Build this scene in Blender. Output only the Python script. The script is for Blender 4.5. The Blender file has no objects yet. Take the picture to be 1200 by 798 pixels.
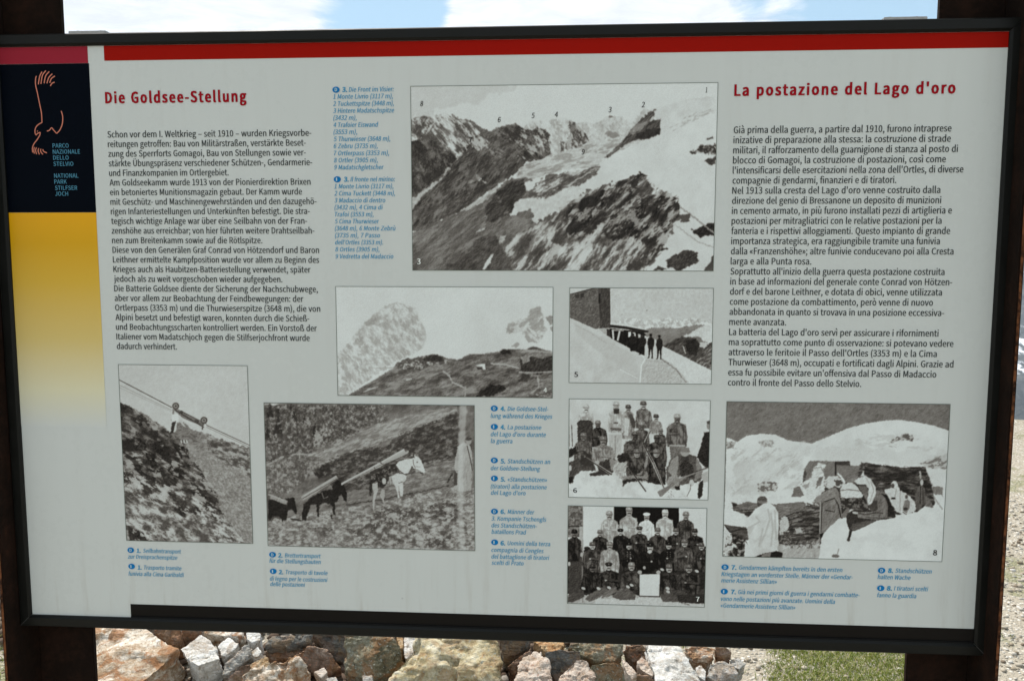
import bpy, bmesh, math, random
import numpy as np
from mathutils import Vector, Matrix, noise as mnoise

C = bpy.context.scene
COL = C.collection

# ------------------------------------------------------------------ camera
FPX, YAW, PITCH, ROLL = 1000.0, 0.06762, -0.10300, 0.00086
CAM = Vector((0.76269, -1.12710, -0.27091))
CX, CY = 600.0, 399.0
_cy, _sy, _cp, _sp, _cr, _sr = math.cos(YAW), math.sin(YAW), math.cos(PITCH), math.sin(PITCH), math.cos(ROLL), math.sin(ROLL)
FW = Vector((-_sy * _cp, _cy * _cp, _sp))
R0 = Vector((_cy, _sy, 0)); U0 = R0.cross(FW)
RT = _cr * R0 + _sr * U0
UP = -_sr * R0 + _cr * U0
cam = bpy.data.objects.new('camera', bpy.data.cameras.new('camera'))
COL.objects.link(cam); C.camera = cam
cam.matrix_world = Matrix(((RT.x, UP.x, -FW.x, CAM.x), (RT.y, UP.y, -FW.y, CAM.y), (RT.z, UP.z, -FW.z, CAM.z), (0, 0, 0, 1)))
cam.data.sensor_width = 36.0
cam.data.lens = 36.0 * FPX / 1200.0
cam.data.clip_start = 0.01; cam.data.clip_end = 30000

def ray(px, py):
    return (FW + RT * ((px - CX) / FPX) - UP * ((py - CY) / FPX))
def on_y(px, py, y=0.0):                      # point where the view ray meets the plane y
    d = ray(px, py); t = (y - CAM.y) / d.y
    return CAM + d * t
def at_dist(px, py, t):
    return CAM + ray(px, py) * t

# ------------------------------------------------------------------ world, sun, exposure
SUN_EL, SUN_AZ = math.radians(50), math.radians(-32)    # azimuth from +Y towards +X
sun_dir = Vector((math.sin(SUN_AZ) * math.cos(SUN_EL), math.cos(SUN_AZ) * math.cos(SUN_EL), math.sin(SUN_EL)))
C.view_settings.view_transform = 'Standard'; C.view_settings.look = 'None'
C.view_settings.exposure = 0.50; C.view_settings.gamma = 1.0
sun = bpy.data.objects.new('sun', bpy.data.lights.new('sun', 'SUN')); COL.objects.link(sun)
sun.data.energy = 5.0; sun.data.angle = math.radians(0.5); sun.data.color = (1.0, 0.95, 0.88)
sun.rotation_euler = (-sun_dir).to_track_quat('-Z', 'Y').to_euler(); sun.location = (0, 3, 6)

W = bpy.data.worlds.new('World'); C.world = W; W.use_nodes = True
nt = W.node_tree; nt.nodes.clear()

class G:
    """tiny helper to write node graphs"""
    def __init__(s, nt): s.nt = nt
    def n(s, t, **k):
        nd = s.nt.nodes.new(t)
        for a, b in k.items():
            setattr(nd, a, b)
        return nd
    def put(s, sock, v):
        if isinstance(v, bpy.types.NodeSocket): s.nt.links.new(v, sock)
        elif v is not None:
            try: sock.default_value = v
            except Exception: sock.default_value = tuple(v) + (1,)
    def math(s, op, a, b=None, c=None, clamp=False):
        nd = s.n('ShaderNodeMath', operation=op, use_clamp=clamp)
        s.put(nd.inputs[0], a)
        if b is not None: s.put(nd.inputs[1], b)
        if c is not None: s.put(nd.inputs[2], c)
        return nd.outputs[0]
    def noise(s, vec, scale, detail=4, rough=.5, dist=0.0, col=False):
        nd = s.n('ShaderNodeTexNoise'); s.put(nd.inputs['Vector'], vec)
        nd.inputs['Scale'].default_value = scale; nd.inputs['Detail'].default_value = detail
        nd.inputs['Roughness'].default_value = rough; nd.inputs['Distortion'].default_value = dist
        return nd.outputs['Color' if col else 'Fac']
    def ramp(s, fac, stops, interp='LINEAR'):
        nd = s.n('ShaderNodeValToRGB'); s.put(nd.inputs[0], fac); r = nd.color_ramp; r.interpolation = interp
        while len(r.elements) < len(stops): r.elements.new(.5)
        for e, (p, c) in zip(r.elements, stops):
            e.position = p
            e.color = (c, c, c, 1) if isinstance(c, (int, float)) else tuple(c) + (1,)
        return nd.outputs[0]
    def mix(s, f, a, b, blend='MIX'):
        nd = s.n('ShaderNodeMix', data_type='RGBA', blend_type=blend)
        s.put(nd.inputs[0], f); s.put(nd.inputs[6], a); s.put(nd.inputs[7], b)
        return nd.outputs[2]
    def maprange(s, v, a, b, c=0, d=1, smooth=True):
        nd = s.n('ShaderNodeMapRange', interpolation_type='SMOOTHSTEP' if smooth else 'LINEAR')
        s.put(nd.inputs[0], v)
        for i, x in zip((1, 2, 3, 4), (a, b, c, d)): nd.inputs[i].default_value = x
        return nd.outputs[0]
    def mapping(s, vec, loc=(0, 0, 0), rot=(0, 0, 0), scale=(1, 1, 1)):
        nd = s.n('ShaderNodeMapping'); s.put(nd.inputs[0], vec)
        nd.inputs[1].default_value = loc; nd.inputs[2].default_value = rot; nd.inputs[3].default_value = scale
        return nd.outputs[0]

g = G(nt)
tc = g.n('ShaderNodeTexCoord').outputs['Generated']
sky = g.n('ShaderNodeTexSky', sky_type='NISHITA'); sky.sun_disc = False
sky.sun_elevation = SUN_EL; sky.sun_rotation = SUN_AZ; sky.altitude = 2500; sky.air_density = 1.0; sky.dust_density = 0.6
sep = g.n('ShaderNodeSeparateXYZ'); nt.links.new(tc, sep.inputs[0])
# broken white cloud over blue: noise laid on a flat layer high above
zz = g.math('MAXIMUM', sep.outputs[2], 0.06)
cv = g.n('ShaderNodeCombineXYZ')
g.put(cv.inputs[0], g.math('DIVIDE', sep.outputs[0], zz)); g.put(cv.inputs[1], g.math('DIVIDE', sep.outputs[1], zz))
n1 = g.noise(g.mapping(cv.outputs[0], loc=(3.1, 1.7, 0)), 0.9, 6, .6, .3)
n2 = g.noise(g.mapping(cv.outputs[0], loc=(0, 0, 5)), 3.2, 8, .68, .6)
fac = g.math('ADD', g.math('MULTIPLY', n1, .55), g.math('MULTIPLY', n2, .45))
BLUE_GAPS = [((455, 12), .075, .24), ((430, -40), .09, .2), ((873, 0), .022, .24), ((1075, 6), .085, .34), ((1170, -30), .14, .34), ((980, -70), .10, .3)]
BANKS = [((230, 10), .17, .35), ((700, 14), .15, .3), ((590, 14), .06, .22), ((910, 34), .055, .18), ((60, 20), .10, .3)]
for (p, rad, amt), sgn in [(b, -1) for b in BLUE_GAPS] + [(b, 1) for b in BANKS]:
    d = ray(*p).normalized()
    dp = g.n('ShaderNodeVectorMath', operation='DOT_PRODUCT'); nt.links.new(tc, dp.inputs[0]); dp.inputs[1].default_value = d
    f = g.maprange(dp.outputs['Value'], math.cos(rad * 1.35), math.cos(rad * .45), 0, amt)
    fac = g.math('ADD' if sgn > 0 else 'SUBTRACT', fac, f)
cloud = g.maprange(fac, .36, .60)
shade = g.maprange(n2, .3, .75, 10.0, 13.5)
cc = g.n('ShaderNodeCombineColor')
g.put(cc.inputs[0], shade); g.put(cc.inputs[1], g.math('MULTIPLY', shade, 1.01)); g.put(cc.inputs[2], g.math('MULTIPLY', shade, 1.04))
thin = g.mix(.55, sky.outputs[0], (7.0, 10.8, 12.8))          # thin high veil over the blue
mx = g.mix(cloud, thin, cc.outputs[0])
bg = g.n('ShaderNodeBackground'); bg.inputs[1].default_value = 0.064
nt.links.new(mx, bg.inputs[0])
wo = g.n('ShaderNodeOutputWorld'); nt.links.new(bg.outputs[0], wo.inputs[0])

# ------------------------------------------------------------------ materials
ALB = 1.40          # albedo of the print for a given brightness seen in the shade
def lin(v):
    v = np.asarray(v, float) / 255.0
    return np.where(v <= .04045, v / 12.92, ((v + .055) / 1.055) ** 2.4)
def tone(r, gg, b):                            # a printed ink seen as sRGB (r,g,b) in the shade -> albedo
    return tuple(float(x) for x in np.clip(lin((r, gg, b)) * ALB, 0, .82))

def mat(name, color=(.5, .5, .5), rough=.6, spec=.5, metal=0.0, build=None):
    m = bpy.data.materials.new(name); m.use_nodes = True
    b = m.node_tree.nodes['Principled BSDF']
    b.inputs['Base Color'].default_value = tuple(color) + (1,)
    b.inputs['Roughness'].default_value = rough; b.inputs['Specular IOR Level'].default_value = spec
    b.inputs['Metallic'].default_value = metal
    if build: build(G(m.node_tree), b)
    return m

def _bump(g, b, height, strength, dist):
    nd = g.n('ShaderNodeBump'); g.put(nd.inputs['Height'], height)
    nd.inputs['Strength'].default_value = strength; nd.inputs['Distance'].default_value = dist
    g.nt.links.new(nd.outputs[0], b.inputs['Normal'])

def print_mat(name, color, rough=.32, spec=.025):
    def bd(g, b):
        co = g.n('ShaderNodeTexCoord').outputs['Object']
        n = g.noise(co, 7, 3, .6)
        d = g.noise(co, 160, 2, .5)
        f = g.math('ADD', g.maprange(n, .3, .7, -.035, .03), g.maprange(d, .2, .8, -.02, .02))
        col = g.mix(g.math('ADD', .5, f), tuple(x * .82 for x in color), tuple(min(1, x * 1.18) for x in color))
        g.put(b.inputs['Base Color'], col)
        g.put(b.inputs['Roughness'], g.maprange(n, .3, .7, rough - .05, rough + .06))
    return mat(name, color, rough, spec, build=bd)

M = {}
def paper_build(g, b):
    co = g.n('ShaderNodeTexCoord').outputs['Object']
    base = tone(171, 175, 172)
    n = g.noise(co, 3.0, 4, .6); d = g.noise(co, 90, 3, .6)
    streak = g.noise(g.mapping(co, rot=(0, .12, 0), scale=(60, 60, 1.5)), 1.0, 3, .6)
    f = g.math('ADD', g.maprange(n, .3, .7, .40, .58), g.maprange(streak, .3, .7, -.04, .04))
    col = g.mix(f, tuple(x * .93 for x in base), tuple(x * 1.05 for x in base))
    vo = g.n('ShaderNodeTexVoronoi'); g.put(vo.inputs[0], co); vo.inputs['Scale'].default_value = 16
    speck = g.math('MULTIPLY', g.maprange(vo.outputs['Distance'], .012, .03, 1, 0), g.maprange(g.noise(co, 5, 2), .5, .62, 0, .5))
    col = g.mix(speck, col, (.16, .16, .15))
    # dust carried down by rain, thickest along the lower edge
    s = g.n('ShaderNodeSeparateXYZ'); g.nt.links.new(co, s.inputs[0])
    run = g.noise(g.mapping(co, scale=(45, 1, 4)), 1.0, 5, .65)
    low_ = g.maprange(s.outputs[2], -.79, -.66, .55, .08)
    col = g.mix(g.math('MULTIPLY', g.maprange(run, .5, .75), low_), col, (.37, .35, .30))
    g.put(b.inputs['Base Color'], col)
    g.put(b.inputs['Roughness'], g.math('ADD', g.maprange(n, .3, .7, .24, .34), g.maprange(d, .3, .7, -.02, .03)))
M['paper'] = mat('paper_print', tone(171, 175, 172), .3, .15, build=paper_build)
M['red'] = print_mat('red_ink', tone(128, 16, 8))
M['red_left'] = print_mat('red_ink_left', tone(124, 32, 44))
M['navy'] = print_mat('navy_ink', tone(3, 6, 13), .25)
M['black_ink'] = print_mat('black_ink', tone(24, 22, 20), .35)
M['text'] = print_mat('text_ink', tone(48, 52, 52), .35)
M['head'] = print_mat('heading_ink', tone(128, 16, 26), .35)
M['blue'] = print_mat('blue_ink', tone(56, 124, 158), .35)
M['badge'] = print_mat('badge_ink', tone(20, 98, 150), .35)
M['badge_letter'] = print_mat('badge_letter_ink', tone(150, 170, 175), .35)
M['pale_blue'] = print_mat('pale_blue_ink', tone(72, 124, 146), .35)
M['line'] = print_mat('photo_border_ink', tone(88, 96, 88), .35)
M['white_ink'] = print_mat('white_ink', tone(196, 200, 196), .35)
M['dark_num'] = print_mat('dark_ink', tone(30, 26, 24), .35)
M['copper'] = print_mat('copper_ink', tone(170, 106, 88), .35)

def yellow_build(g, b):
    co = g.n('ShaderNodeTexCoord').outputs['Generated']
    s = g.n('ShaderNodeSeparateXYZ'); g.nt.links.new(co, s.inputs[0])
    jit = g.math('ADD', s.outputs[2], g.math('MULTIPLY', g.math('SUBTRACT', g.noise(co, 40, 2), .5), .03))
    col = g.ramp(jit, [(0, tone(171, 175, 172)), (.18, tone(182, 178, 150)), (.42, tone(178, 158, 96)),
                       (.68, tone(178, 144, 48)), (.86, tone(178, 134, 8)), (1, tone(190, 138, 2))])
    vo = g.n('ShaderNodeTexVoronoi')
    g.put(b.inputs['Base Color'], col)
    g.nt.nodes.remove(vo)
M['yellow'] = mat('yellow_gradient_print', (.6, .45, .05), .3, .2, build=yellow_build)

def alu_build(g, b):
    co = g.n('ShaderNodeTexCoord').outputs['Object']
    n = g.noise(co, 30, 4, .6); s = g.noise(g.mapping(co, scale=(2, 300, 300)), 1, 2)
    g.put(b.inputs['Base Color'], g.mix(n, (.0035, .0038, .0032), (.0075, .008, .0066)))
    g.put(b.inputs['Roughness'], g.maprange(n, .3, .7, .38, .55))
    _bump(g, b, g.math('ADD', n, s), .08, .001)
M['alu'] = mat('black_painted_aluminium', (.008, .008, .008), .45, .18, build=alu_build)

def rust_build(g, b):
    co = g.n('ShaderNodeTexCoord').outputs['Object']
    n = g.noise(co, 14, 8, .7, .5); f = g.noise(co, 120, 5, .7); st = g.noise(g.mapping(co, scale=(30, 30, 2)), 1, 4, .6)
    f2 = g.math('ADD', g.math('MULTIPLY', n, .5), g.math('ADD', g.math('MULTIPLY', f, .3), g.math('MULTIPLY', st, .2)))
    col = g.ramp(f2, [(.3, (.004, .0025, .002)), (.48, (.010, .0055, .0035)), (.60, (.022, .010, .006)), (.76, (.075, .028, .012))])
    g.put(b.inputs['Base Color'], col); g.put(b.inputs['Roughness'], .88)
    _bump(g, b, g.math('ADD', n, f), .5, .002)
M['rust'] = mat('rusty_steel', (.03, .015, .01), .9, .1, build=rust_build)
M['zinc'] = mat('zinc_plated_steel', (.35, .34, .32), .45, .5, .7, build=lambda g, b: (g.put(b.inputs['Roughness'], g.maprange(g.noise(g.n('ShaderNodeTexCoord').outputs['Object'], 200, 3), .3, .7, .35, .6)), None))

M['seam'] = mat('worn_bare_aluminium', (.07, .07, .068), .5, .4)

# ------------------------------------------------------------------ object helpers
def link(name, me, material=None, parent=None):
    o = bpy.data.objects.new(name, me); COL.objects.link(o)
    if material and me: me.materials.append(material)
    if parent: o.parent = parent
    return o
def tag(o, label=None, cat=None, group=None, kind=None):
    for k, v in (('label', label), ('category', cat), ('group', group), ('kind', kind)):
        if v: o[k] = v
    return o
def mesh(name, verts, faces, material=None, parent=None):
    me = bpy.data.meshes.new(name); me.from_pydata([tuple(v) for v in verts], [], faces); me.update()
    return link(name, me, material, parent)
def bmobj(name, bm, material=None, parent=None, smooth=False):
    me = bpy.data.meshes.new(name); bmesh.ops.recalc_face_normals(bm, faces=bm.faces[:]); bm.to_mesh(me); bm.free()
    if smooth: me.polygons.foreach_set('use_smooth', [True] * len(me.polygons))
    return link(name, me, material, parent)
def add_box(bm, lo, hi, bevel=0.0):
    r = bmesh.ops.create_cube(bm, size=1.0); vs = r['verts']
    c = [(a + b) / 2 for a, b in zip(lo, hi)]; s = [b - a for a, b in zip(lo, hi)]
    for v in vs: v.co = Vector((c[0] + v.co.x * s[0], c[1] + v.co.y * s[1], c[2] + v.co.z * s[2]))
    if bevel:
        es = list({e for v in vs for e in v.link_edges})
        bmesh.ops.bevel(bm, geom=es, offset=bevel, segments=2, affect='EDGES')

# ------------------------------------------------------------------ the information board
BW, BH = 1.30, 0.7855
board = link('information_board', None)
tag(board, 'bilingual park information board in a black metal frame between two rusty posts', 'information board')
FACE = -0.0030                                  # front of the printed sheet
def bp(px, py):                                 # photograph pixel -> (x, z) on the printed face
    p = on_y(px, py, FACE); return p.x, p.z
_layer = [0]
def sheet(name, x0, z0, x1, z1, lay, material, parent=board):   # thin printed area, lay = number of layers up
    y = FACE - .00030 * lay
    o = mesh(name, [(x0, y, z1), (x1, y, z1), (x1, y, z0), (x0, y, z0)], [(0, 1, 2, 3)], material, parent)
    return o
bm = bmesh.new(); add_box(bm, (-.004, FACE, -BH - .004), (BW + .004, .003, .004))
bmobj('printed_panel', bm, M['paper'], board)
bm = bmesh.new(); add_box(bm, (-.006, .0034, -BH - .006), (BW + .006, .010, .006), .001)
bmobj('backing_plate', bm, M['alu'], board)
# frame: four mitred bars, each a bevelled section with a sloped inner lip
PROUD, DEEP, BWID = -.0085, .030, .0155
sec = [(0, FACE - .0006), (0, PROUD + .003), (.003, PROUD), (BWID - .0015, PROUD), (BWID, PROUD + .0015), (BWID, DEEP), (.004, DEEP), (.004, FACE + .0135), (.0015, FACE + .0135)]
def bar(ax, x0, x1, z, sgn):
    """ax 'h' along x at height z, outward sgn; ax 'v' along z at x"""
    vs = []; n = len(sec)
    for end in (0, 1):
        for o_, y in sec:
            if ax == 'h':
                x = (x0 - o_) if end == 0 else (x1 + o_); vs.append((x + (.0003 if end == 0 else -.0003), y, z + sgn * o_))
            else:
                zz_ = (x0 + o_) if end == 0 else (x1 - o_); vs.append((z + sgn * o_, y, zz_ + (-.0003 if end == 0 else .0003)))
    fs = [(i, (i + 1) % n, n + (i + 1) % n, n + i) for i in range(n)] + [tuple(range(n))[::-1], tuple(range(n, 2 * n))]
    bm = bmesh.new(); bv = [bm.verts.new(v) for v in vs]
    for f in fs: bm.faces.new([bv[i] for i in f])
    return bmobj('frame_bar', bm, M['alu'], board)
bar('h', 0, BW, 0, 1); bar('h', 0, BW, -BH, -1); bar('v', 0, -BH, 0, -1); bar('v', 0, -BH, BW, 1)
# bare metal showing where the lower mitres have worn
for sx, xc in ((-1, 0), (1, BW)):
    w_ = .00022; p0, p1 = Vector((xc + sx * .002, 0, -BH - .002)), Vector((xc + sx * (BWID - .001), 0, -BH - BWID + .001)); y_ = PROUD - .0003
    mesh('mitre_seam', [(p0.x - w_, y_, p0.z - w_ * sx), (p0.x + w_, y_, p0.z + w_ * sx), (p1.x + w_, y_, p1.z + w_ * sx), (p1.x - w_, y_, p1.z - w_ * sx)], [(0, 1, 2, 3)], M['seam'], board)
# clamps on the upper edge with two bolts each
for pxa, pxb, py in ((88, 131, 40), (1031, 1081, 24)):
    a, b_ = on_y(pxa, py, .02), on_y(pxb, py, .02)
    bm = bmesh.new(); add_box(bm, (a.x, .004, BWID - .001), (b_.x, .036, BWID + .0060), .0006)
    add_box(bm, (a.x, .0305, -.03), (b_.x, .0345, BWID + .0028), .0006)
    cl = bmobj('clamp', bm, M['zinc'], board)
    for t in (.18, .80):
        bm = bmesh.new(); r = bmesh.ops.create_cone(bm, cap_ends=True, segments=6, radius1=.0044, radius2=.0036, depth=.0022)
        bmesh.ops.translate(bm, verts=bm.verts, vec=(a.x + (b_.x - a.x) * t, .014, BWID + .0068))
        bmobj('bolt', bm, M['zinc'], cl)

def z_at(px, py): return bp(px, py)[1]
# colour fields
xl, xr = .0012, bp(104, 66)[0]
red_z = z_at(60, 75)
blk_x = bp(108.5, 160)[0]
sheet('red_stripe', -.001, red_z, blk_x - .001, -.0002, 1, M['red_left'])
sheet('red_stripe', bp(122, 64)[0], z_at(700, 63.2), BW + .001, -.0002, 1, M['red'])
zy = z_at(60, 249.2)
sheet('navy_field', -.001, zy, blk_x, red_z - .0002, 1, M['navy'])
sheet('yellow_field', -.001, z_at(80, 500), blk_x, zy - .0002, 1, M['yellow'])
bx = bp(153.3, 714)[0]
sheet('black_stripe', bx, -BH + .0005, BW + .001, z_at(1000, 732.3), 1, M['black_ink'])
bm = bmesh.new(); add_box(bm, (bx + .001, FACE - .0028, -BH + .0002), (BW - .0002, FACE - .0006, -BH + .0022), .0003)  # dark strip standing in for the shadow along the lower frame lip
bmobj('lip_shadow_strip', bm, mat('lip_shadow_black', (.004, .004, .004), .8, .2), board)

# ------------------------------------------------------------------ lettering
import os
def sans():
    """the plain grotesque that ships with Blender; its built-in face if that is missing"""
    try:
        return bpy.data.fonts.load(os.path.join(bpy.utils.system_resource('DATAFILES'), 'fonts', 'Noto Sans CJK Regular.woff2'), check_existing=True)
    except Exception:
        return None
FONT = sans()
_cv = bpy.data.curves.new('lettering', 'FONT'); _cv.resolution_u = 2
if FONT: _cv.font = FONT
_ob = bpy.data.objects.new('lettering', _cv); COL.objects.link(_ob)
def glyph_mesh(s, shear=0.0, space=1.0):
    _cv.body = s; _cv.shear = shear; _cv.space_word = 1.18; _cv.space_character = space
    dg = bpy.context.evaluated_depsgraph_get(); dg.update()
    me = bpy.data.meshes.new_from_object(_ob.evaluated_get(dg))
    v = np.empty(len(me.vertices) * 3); me.vertices.foreach_get('co', v); v = v.reshape(-1, 3)[:, :2].copy()
    fs = [tuple(p.vertices) for p in me.polygons]
    bpy.data.meshes.remove(me)
    return v, fs
_h, _ = glyph_mesh('H'); CAPH = float(_h[:, 1].max() - _h[:, 1].min())
def text_part(name, lines, cap, material, lay=2, parent=board, label=None):
    """lines: (string, x0, z baseline, width or None, bold, shear[, xscale]) in board metres"""
    V, F, n = [], [], 0
    y = FACE - .00030 * lay
    heading = name == 'heading'
    for (s, x0, z, w, bold, shear) in lines:
        v, fs = glyph_mesh(s, shear, 1.10 if heading else 1.0)
        if not len(v): continue
        lo, hi = v[:, 0].min(), v[:, 0].max()
        k = cap / CAPH; sx = (w / (hi - lo)) if w else k * .8
        X = x0 + (v[:, 0] - lo) * sx; Z = z + v[:, 1] * k
        # stroke weight: the outline is laid down several times, a hair apart
        B = bold * cap
        offs = [(-B, 0), (B, 0)] if bold < .04 else [(B * p, B * .5 * q) for p in (-1, -.33, .33, 1) for q in (-1, 1)]
        for q, (ox, oz) in enumerate(offs):
            V += [(a + ox, y - q * 8e-6, b + oz) for a, b in zip(X, Z)]; F += [tuple(i + n for i in f) for f in fs]; n += len(v)
    o = mesh(name, V, F, material, parent)
    if label: o['label'] = label
    return o
MM = 1.13e-3
BOLD_BODY = .016
def block(name, first, last, lines, cap_px, material, bold=BOLD_BODY, shear=0.0, label=None):
    (xa, za), (xb, zb) = bp(*first), bp(*last); n = len(lines); out = []
    for i, (s, right) in enumerate(lines):
        t = i / max(1, n - 1); px = first[0] + (last[0] - first[0]) * t; py = first[1] + (last[1] - first[1]) * t
        x, z = bp(px, py); x = xa + (xb - xa) * t
        out.append((s, x, z, bp(right, py)[0] - x, bold, shear))
    return text_part(name, out, cap_px * MM, material, 2, board, label)

block('heading', (124.3, 121.3), (124.3, 121.3), [('Die Goldsee-Stellung', 288.5)], 12.4, M['head'], .056, label='dark red German heading')
block('heading', (861, 112.6), (861, 112.6), [("La postazione del Lago d'oro", 1118.5)], 12.0, M['head'], .056, label='dark red Italian heading')
block('text_block', (126.3, 161.6), (137.3, 409), [
 ('Schon vor dem I. Weltkrieg – seit 1910 – wurden Kriegsvorbe-', 365), ('reitungen getroffen: Bau von Militärstraßen, verstärkte Beset-', 358.5),
 ('zung des Sperrforts Gomagoi, Bau von Stellungen sowie ver-', 358.5), ('stärkte Übungspräsenz verschiedener Schützen-, Gendarmerie-', 366),
 ('und Finanzkompanien im Ortlergebiet.', 268), ('Am Goldseekamm wurde 1913 von der Pionierdirektion Brixen', 364),
 ('ein betoniertes Munitionsmagazin gebaut. Der Kamm wurde', 354), ('mit Geschütz- und Maschinengewehrständen und den dazugehö-', 371),
 ('rigen Infanteriestellungen und Unterkünften befestigt. Die stra-', 363), ('tegisch wichtige Anlage war über eine Seilbahn von der Fran-', 360),
 ('zenshöhe aus erreichbar; von hier führten weitere Drahtseilbah-', 368.5), ('nen zum Breitenkamm sowie auf die Rötlspitze.', 307.5),
 ('Diese von den Generälen Graf Conrad von Hötzendorf und Baron', 374), ('Leithner ermittelte Kampfposition wurde vor allem zu Beginn des', 374),
 ('Krieges auch als Haubitzen-Batteriestellung verwendet, später', 364), ('jedoch als zu weit vorgeschoben wieder aufgegeben.', 331),
 ('Die Batterie Goldsee diente der Sicherung der Nachschubwege,', 372.5), ('aber vor allem zur Beobachtung der Feindbewegungen: der', 355.5),
 ('Ortlerpass (3353 m) und die Thurwieserspitze (3648 m), die von', 375.3), ('Alpini besetzt und befestigt waren, konnten durch die Schieß-', 362.5),
 ('und Beobachtungsscharten kontrolliert werden. Ein Vorstoß der', 371.3), ('Italiener vom Madatschjoch gegen die Stilfserjochfront wurde', 363),
 ('dadurch verhindert.', 207.5)], 7.3, M['text'], label='German text column')
block('text_block', (859.7, 156.6), (853, 451.6), [
 ('Già prima della guerra, a partire dal 1910, furono intraprese', 1114.5), ('inizative di preparazione alla stessa: la costruzione di strade', 1113.7),
 ('militari, il rafforzamento della guarnigione di stanza al posto di', 1122), ('blocco di Gomagoi, la costruzione di postazioni, così come', 1108),
 ("l'intensificarsi delle esercitazioni nella zona dell'Ortles, di diverse", 1128.5), ('compagnie di gendarmi, finanzieri e di tiratori.', 1050),
 ("Nel 1913 sulla cresta del Lago d'oro venne costruito dalla", 1101.5), ('direzione del genio di Bressanone un deposito di munizioni', 1102.5),
 ('in cemento armato, in più furono installati pezzi di artiglieria e', 1115), ('postazioni per mitragliatrici con le relative postazioni per la', 1103),
 ('fanteria e i rispettivi alloggiamenti. Questo impianto di grande', 1113), ('importanza strategica, era raggiungibile tramite una funivia', 1101),
 ('dalla «Franzenshöhe»; altre funivie conducevano poi alla Cresta', 1117), ('larga e alla Punta rosa.', 950.5),
 ("Soprattutto all'inizio della guerra questa postazione costruita", 1106.5), ('in base ad informazioni del generale conte Conrad von Hötzen-', 1115.5),
 ('dorf e del barone Leithner, e dotata di obici, venne utilizzata', 1103.5), ('come postazione da combattimento, però venne di nuovo', 1093),
 ('abbandonata in quanto si trovava in una posizione eccessiva-', 1106), ('mente avanzata.', 921),
 ("La batteria del Lago d'oro servì per assicurare i rifornimenti", 1099.5), ('ma soprattutto come punto di osservazione: si potevano vedere', 1117),
 ("attraverso le feritoie il Passo dell'Ortles (3353 m) e la Cima", 1097.5), ('Thurwieser (3648 m), occupati e fortificati dagli Alpini. Grazie ad', 1117),
 ("essa fu possibile evitare un'offensiva dal Passo di Madaccio", 1097), ('contro il fronte del Passo dello Stelvio.', 1009)], 7.5, M['text'], label='Italian text column')

def oval(bm, x, z, rx, rz, y, seg=20):
    vs = [bm.verts.new((x + rx * math.cos(2 * math.pi * i / seg), y, z + rz * math.sin(2 * math.pi * i / seg))) for i in range(seg)]
    bm.faces.new(vs)
def caption(letter, num, badge, numx, first, rest, cap=5.25, sh=.2):
    """badge centre px, numx (from, to), first=(text, x0, base y, x1), rest = [(text, x0, base y, x1)]"""
    out = [(num, *bp(numx[0], first[2]), bp(numx[1], first[2])[0] - bp(numx[0], first[2])[0], .062, .1)]
    for s, x0, y, x1 in [first] + rest:
        a = bp(x0, y); out.append((s, a[0], a[1], bp(x1, y)[0] - a[0], .017, sh))
    t = text_part('caption', out, cap * MM, M['blue'])
    bm = bmesh.new(); x, z = bp(*badge); oval(bm, x, z, 4.3 * MM, 3.5 * MM, FACE - .0006)
    b_ = bmobj('language_badge', bm, M['badge'], t)
    text_part('badge_letter', [(letter, x - 1.3 * MM, z - 1.75 * MM, 2.5 * MM if letter == 'D' else 1.0 * MM, .05, 0)], 3.6 * MM, M['badge_letter'], 3, t)
def multi(x0, y0, x1, y1, lines):              # evenly spaced remaining lines from (x0,y0) to (x1,y1)
    n = len(lines); return [(s, x0 + (x1 - x0) * i / max(1, n - 1), y0 + (y1 - y0) * i / max(1, n - 1), r) for i, (s, r) in enumerate(lines)]
caption('D', '3.', (393.9, 105.6), (401.3, 406.6), ('Die Front im Visier:', 408.9, 108.1, 461.6), multi(390.5, 116.4, 391.7, 199, [
 ('1 Monte Livrio (3117 m),', 460.4), ('2 Tuckettspitze (3448 m),', 461.5), ('3 Hintere Madatschspitze', 461.9), ('(3432 m),', 418), ('4 Trafoier Eiswand', 443.3),
 ('(3553 m),', 418.5), ('5 Thurwieser (3648 m),', 457.4), ('6 Zebru (3735 m),', 442.6), ('7 Ortlerpass (3353 m),', 456), ('8 Ortler (3905 m),', 442.6), ('9 Madatschgletscher', 449.8)]))
caption('I', '3.', (395.4, 210.5), (403.3, 408.5), ('Il fronte nel mirino:', 410.9, 213.1, 463), multi(391.9, 221.3, 393.2, 303.1, [
 ('1 Monte Livrio (3117 m),', 461), ('2 Cima Tuckett (3448 m),', 462.9), ('3 Madaccio di dentro', 451.6), ('(3432 m), 4 Cima di', 448.7), ('Trafoi (3553 m),', 437.8),
 ('5 Cima Thurwieser', 444.3), ('(3648 m), 6 Monte Zebrù', 463.6), ('(3735 m), 7 Passo', 445.4), ("dell'Ortles (3353 m).", 449), ('8 Ortles (3905 m),', 444.7), ('9 Vedretta del Madaccio', 461)]))
caption('D', '4.', (579.3, 478.4), (586.8, 591.8), ('Die Goldsee-Stel-', 594.8, 481.3, 642.5), [('lung während des Krieges', 575.2, 489.5, 647.2)])
caption('I', '4.', (579.3, 499.9), (586.8, 591.8), ('La postazione', 594.8, 502.8, 634.3), [("del Lago d'oro durante", 575.2, 510.9, 639.7), ('la guerra', 575.3, 518.9, 600.4)])
caption('D', '5.', (579.3, 539.2), (586.8, 591.8), ('Standschützen an', 594.8, 542.6, 644.7), [('der Goldsee-Stellung', 575.2, 550.6, 632.9)])
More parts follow.
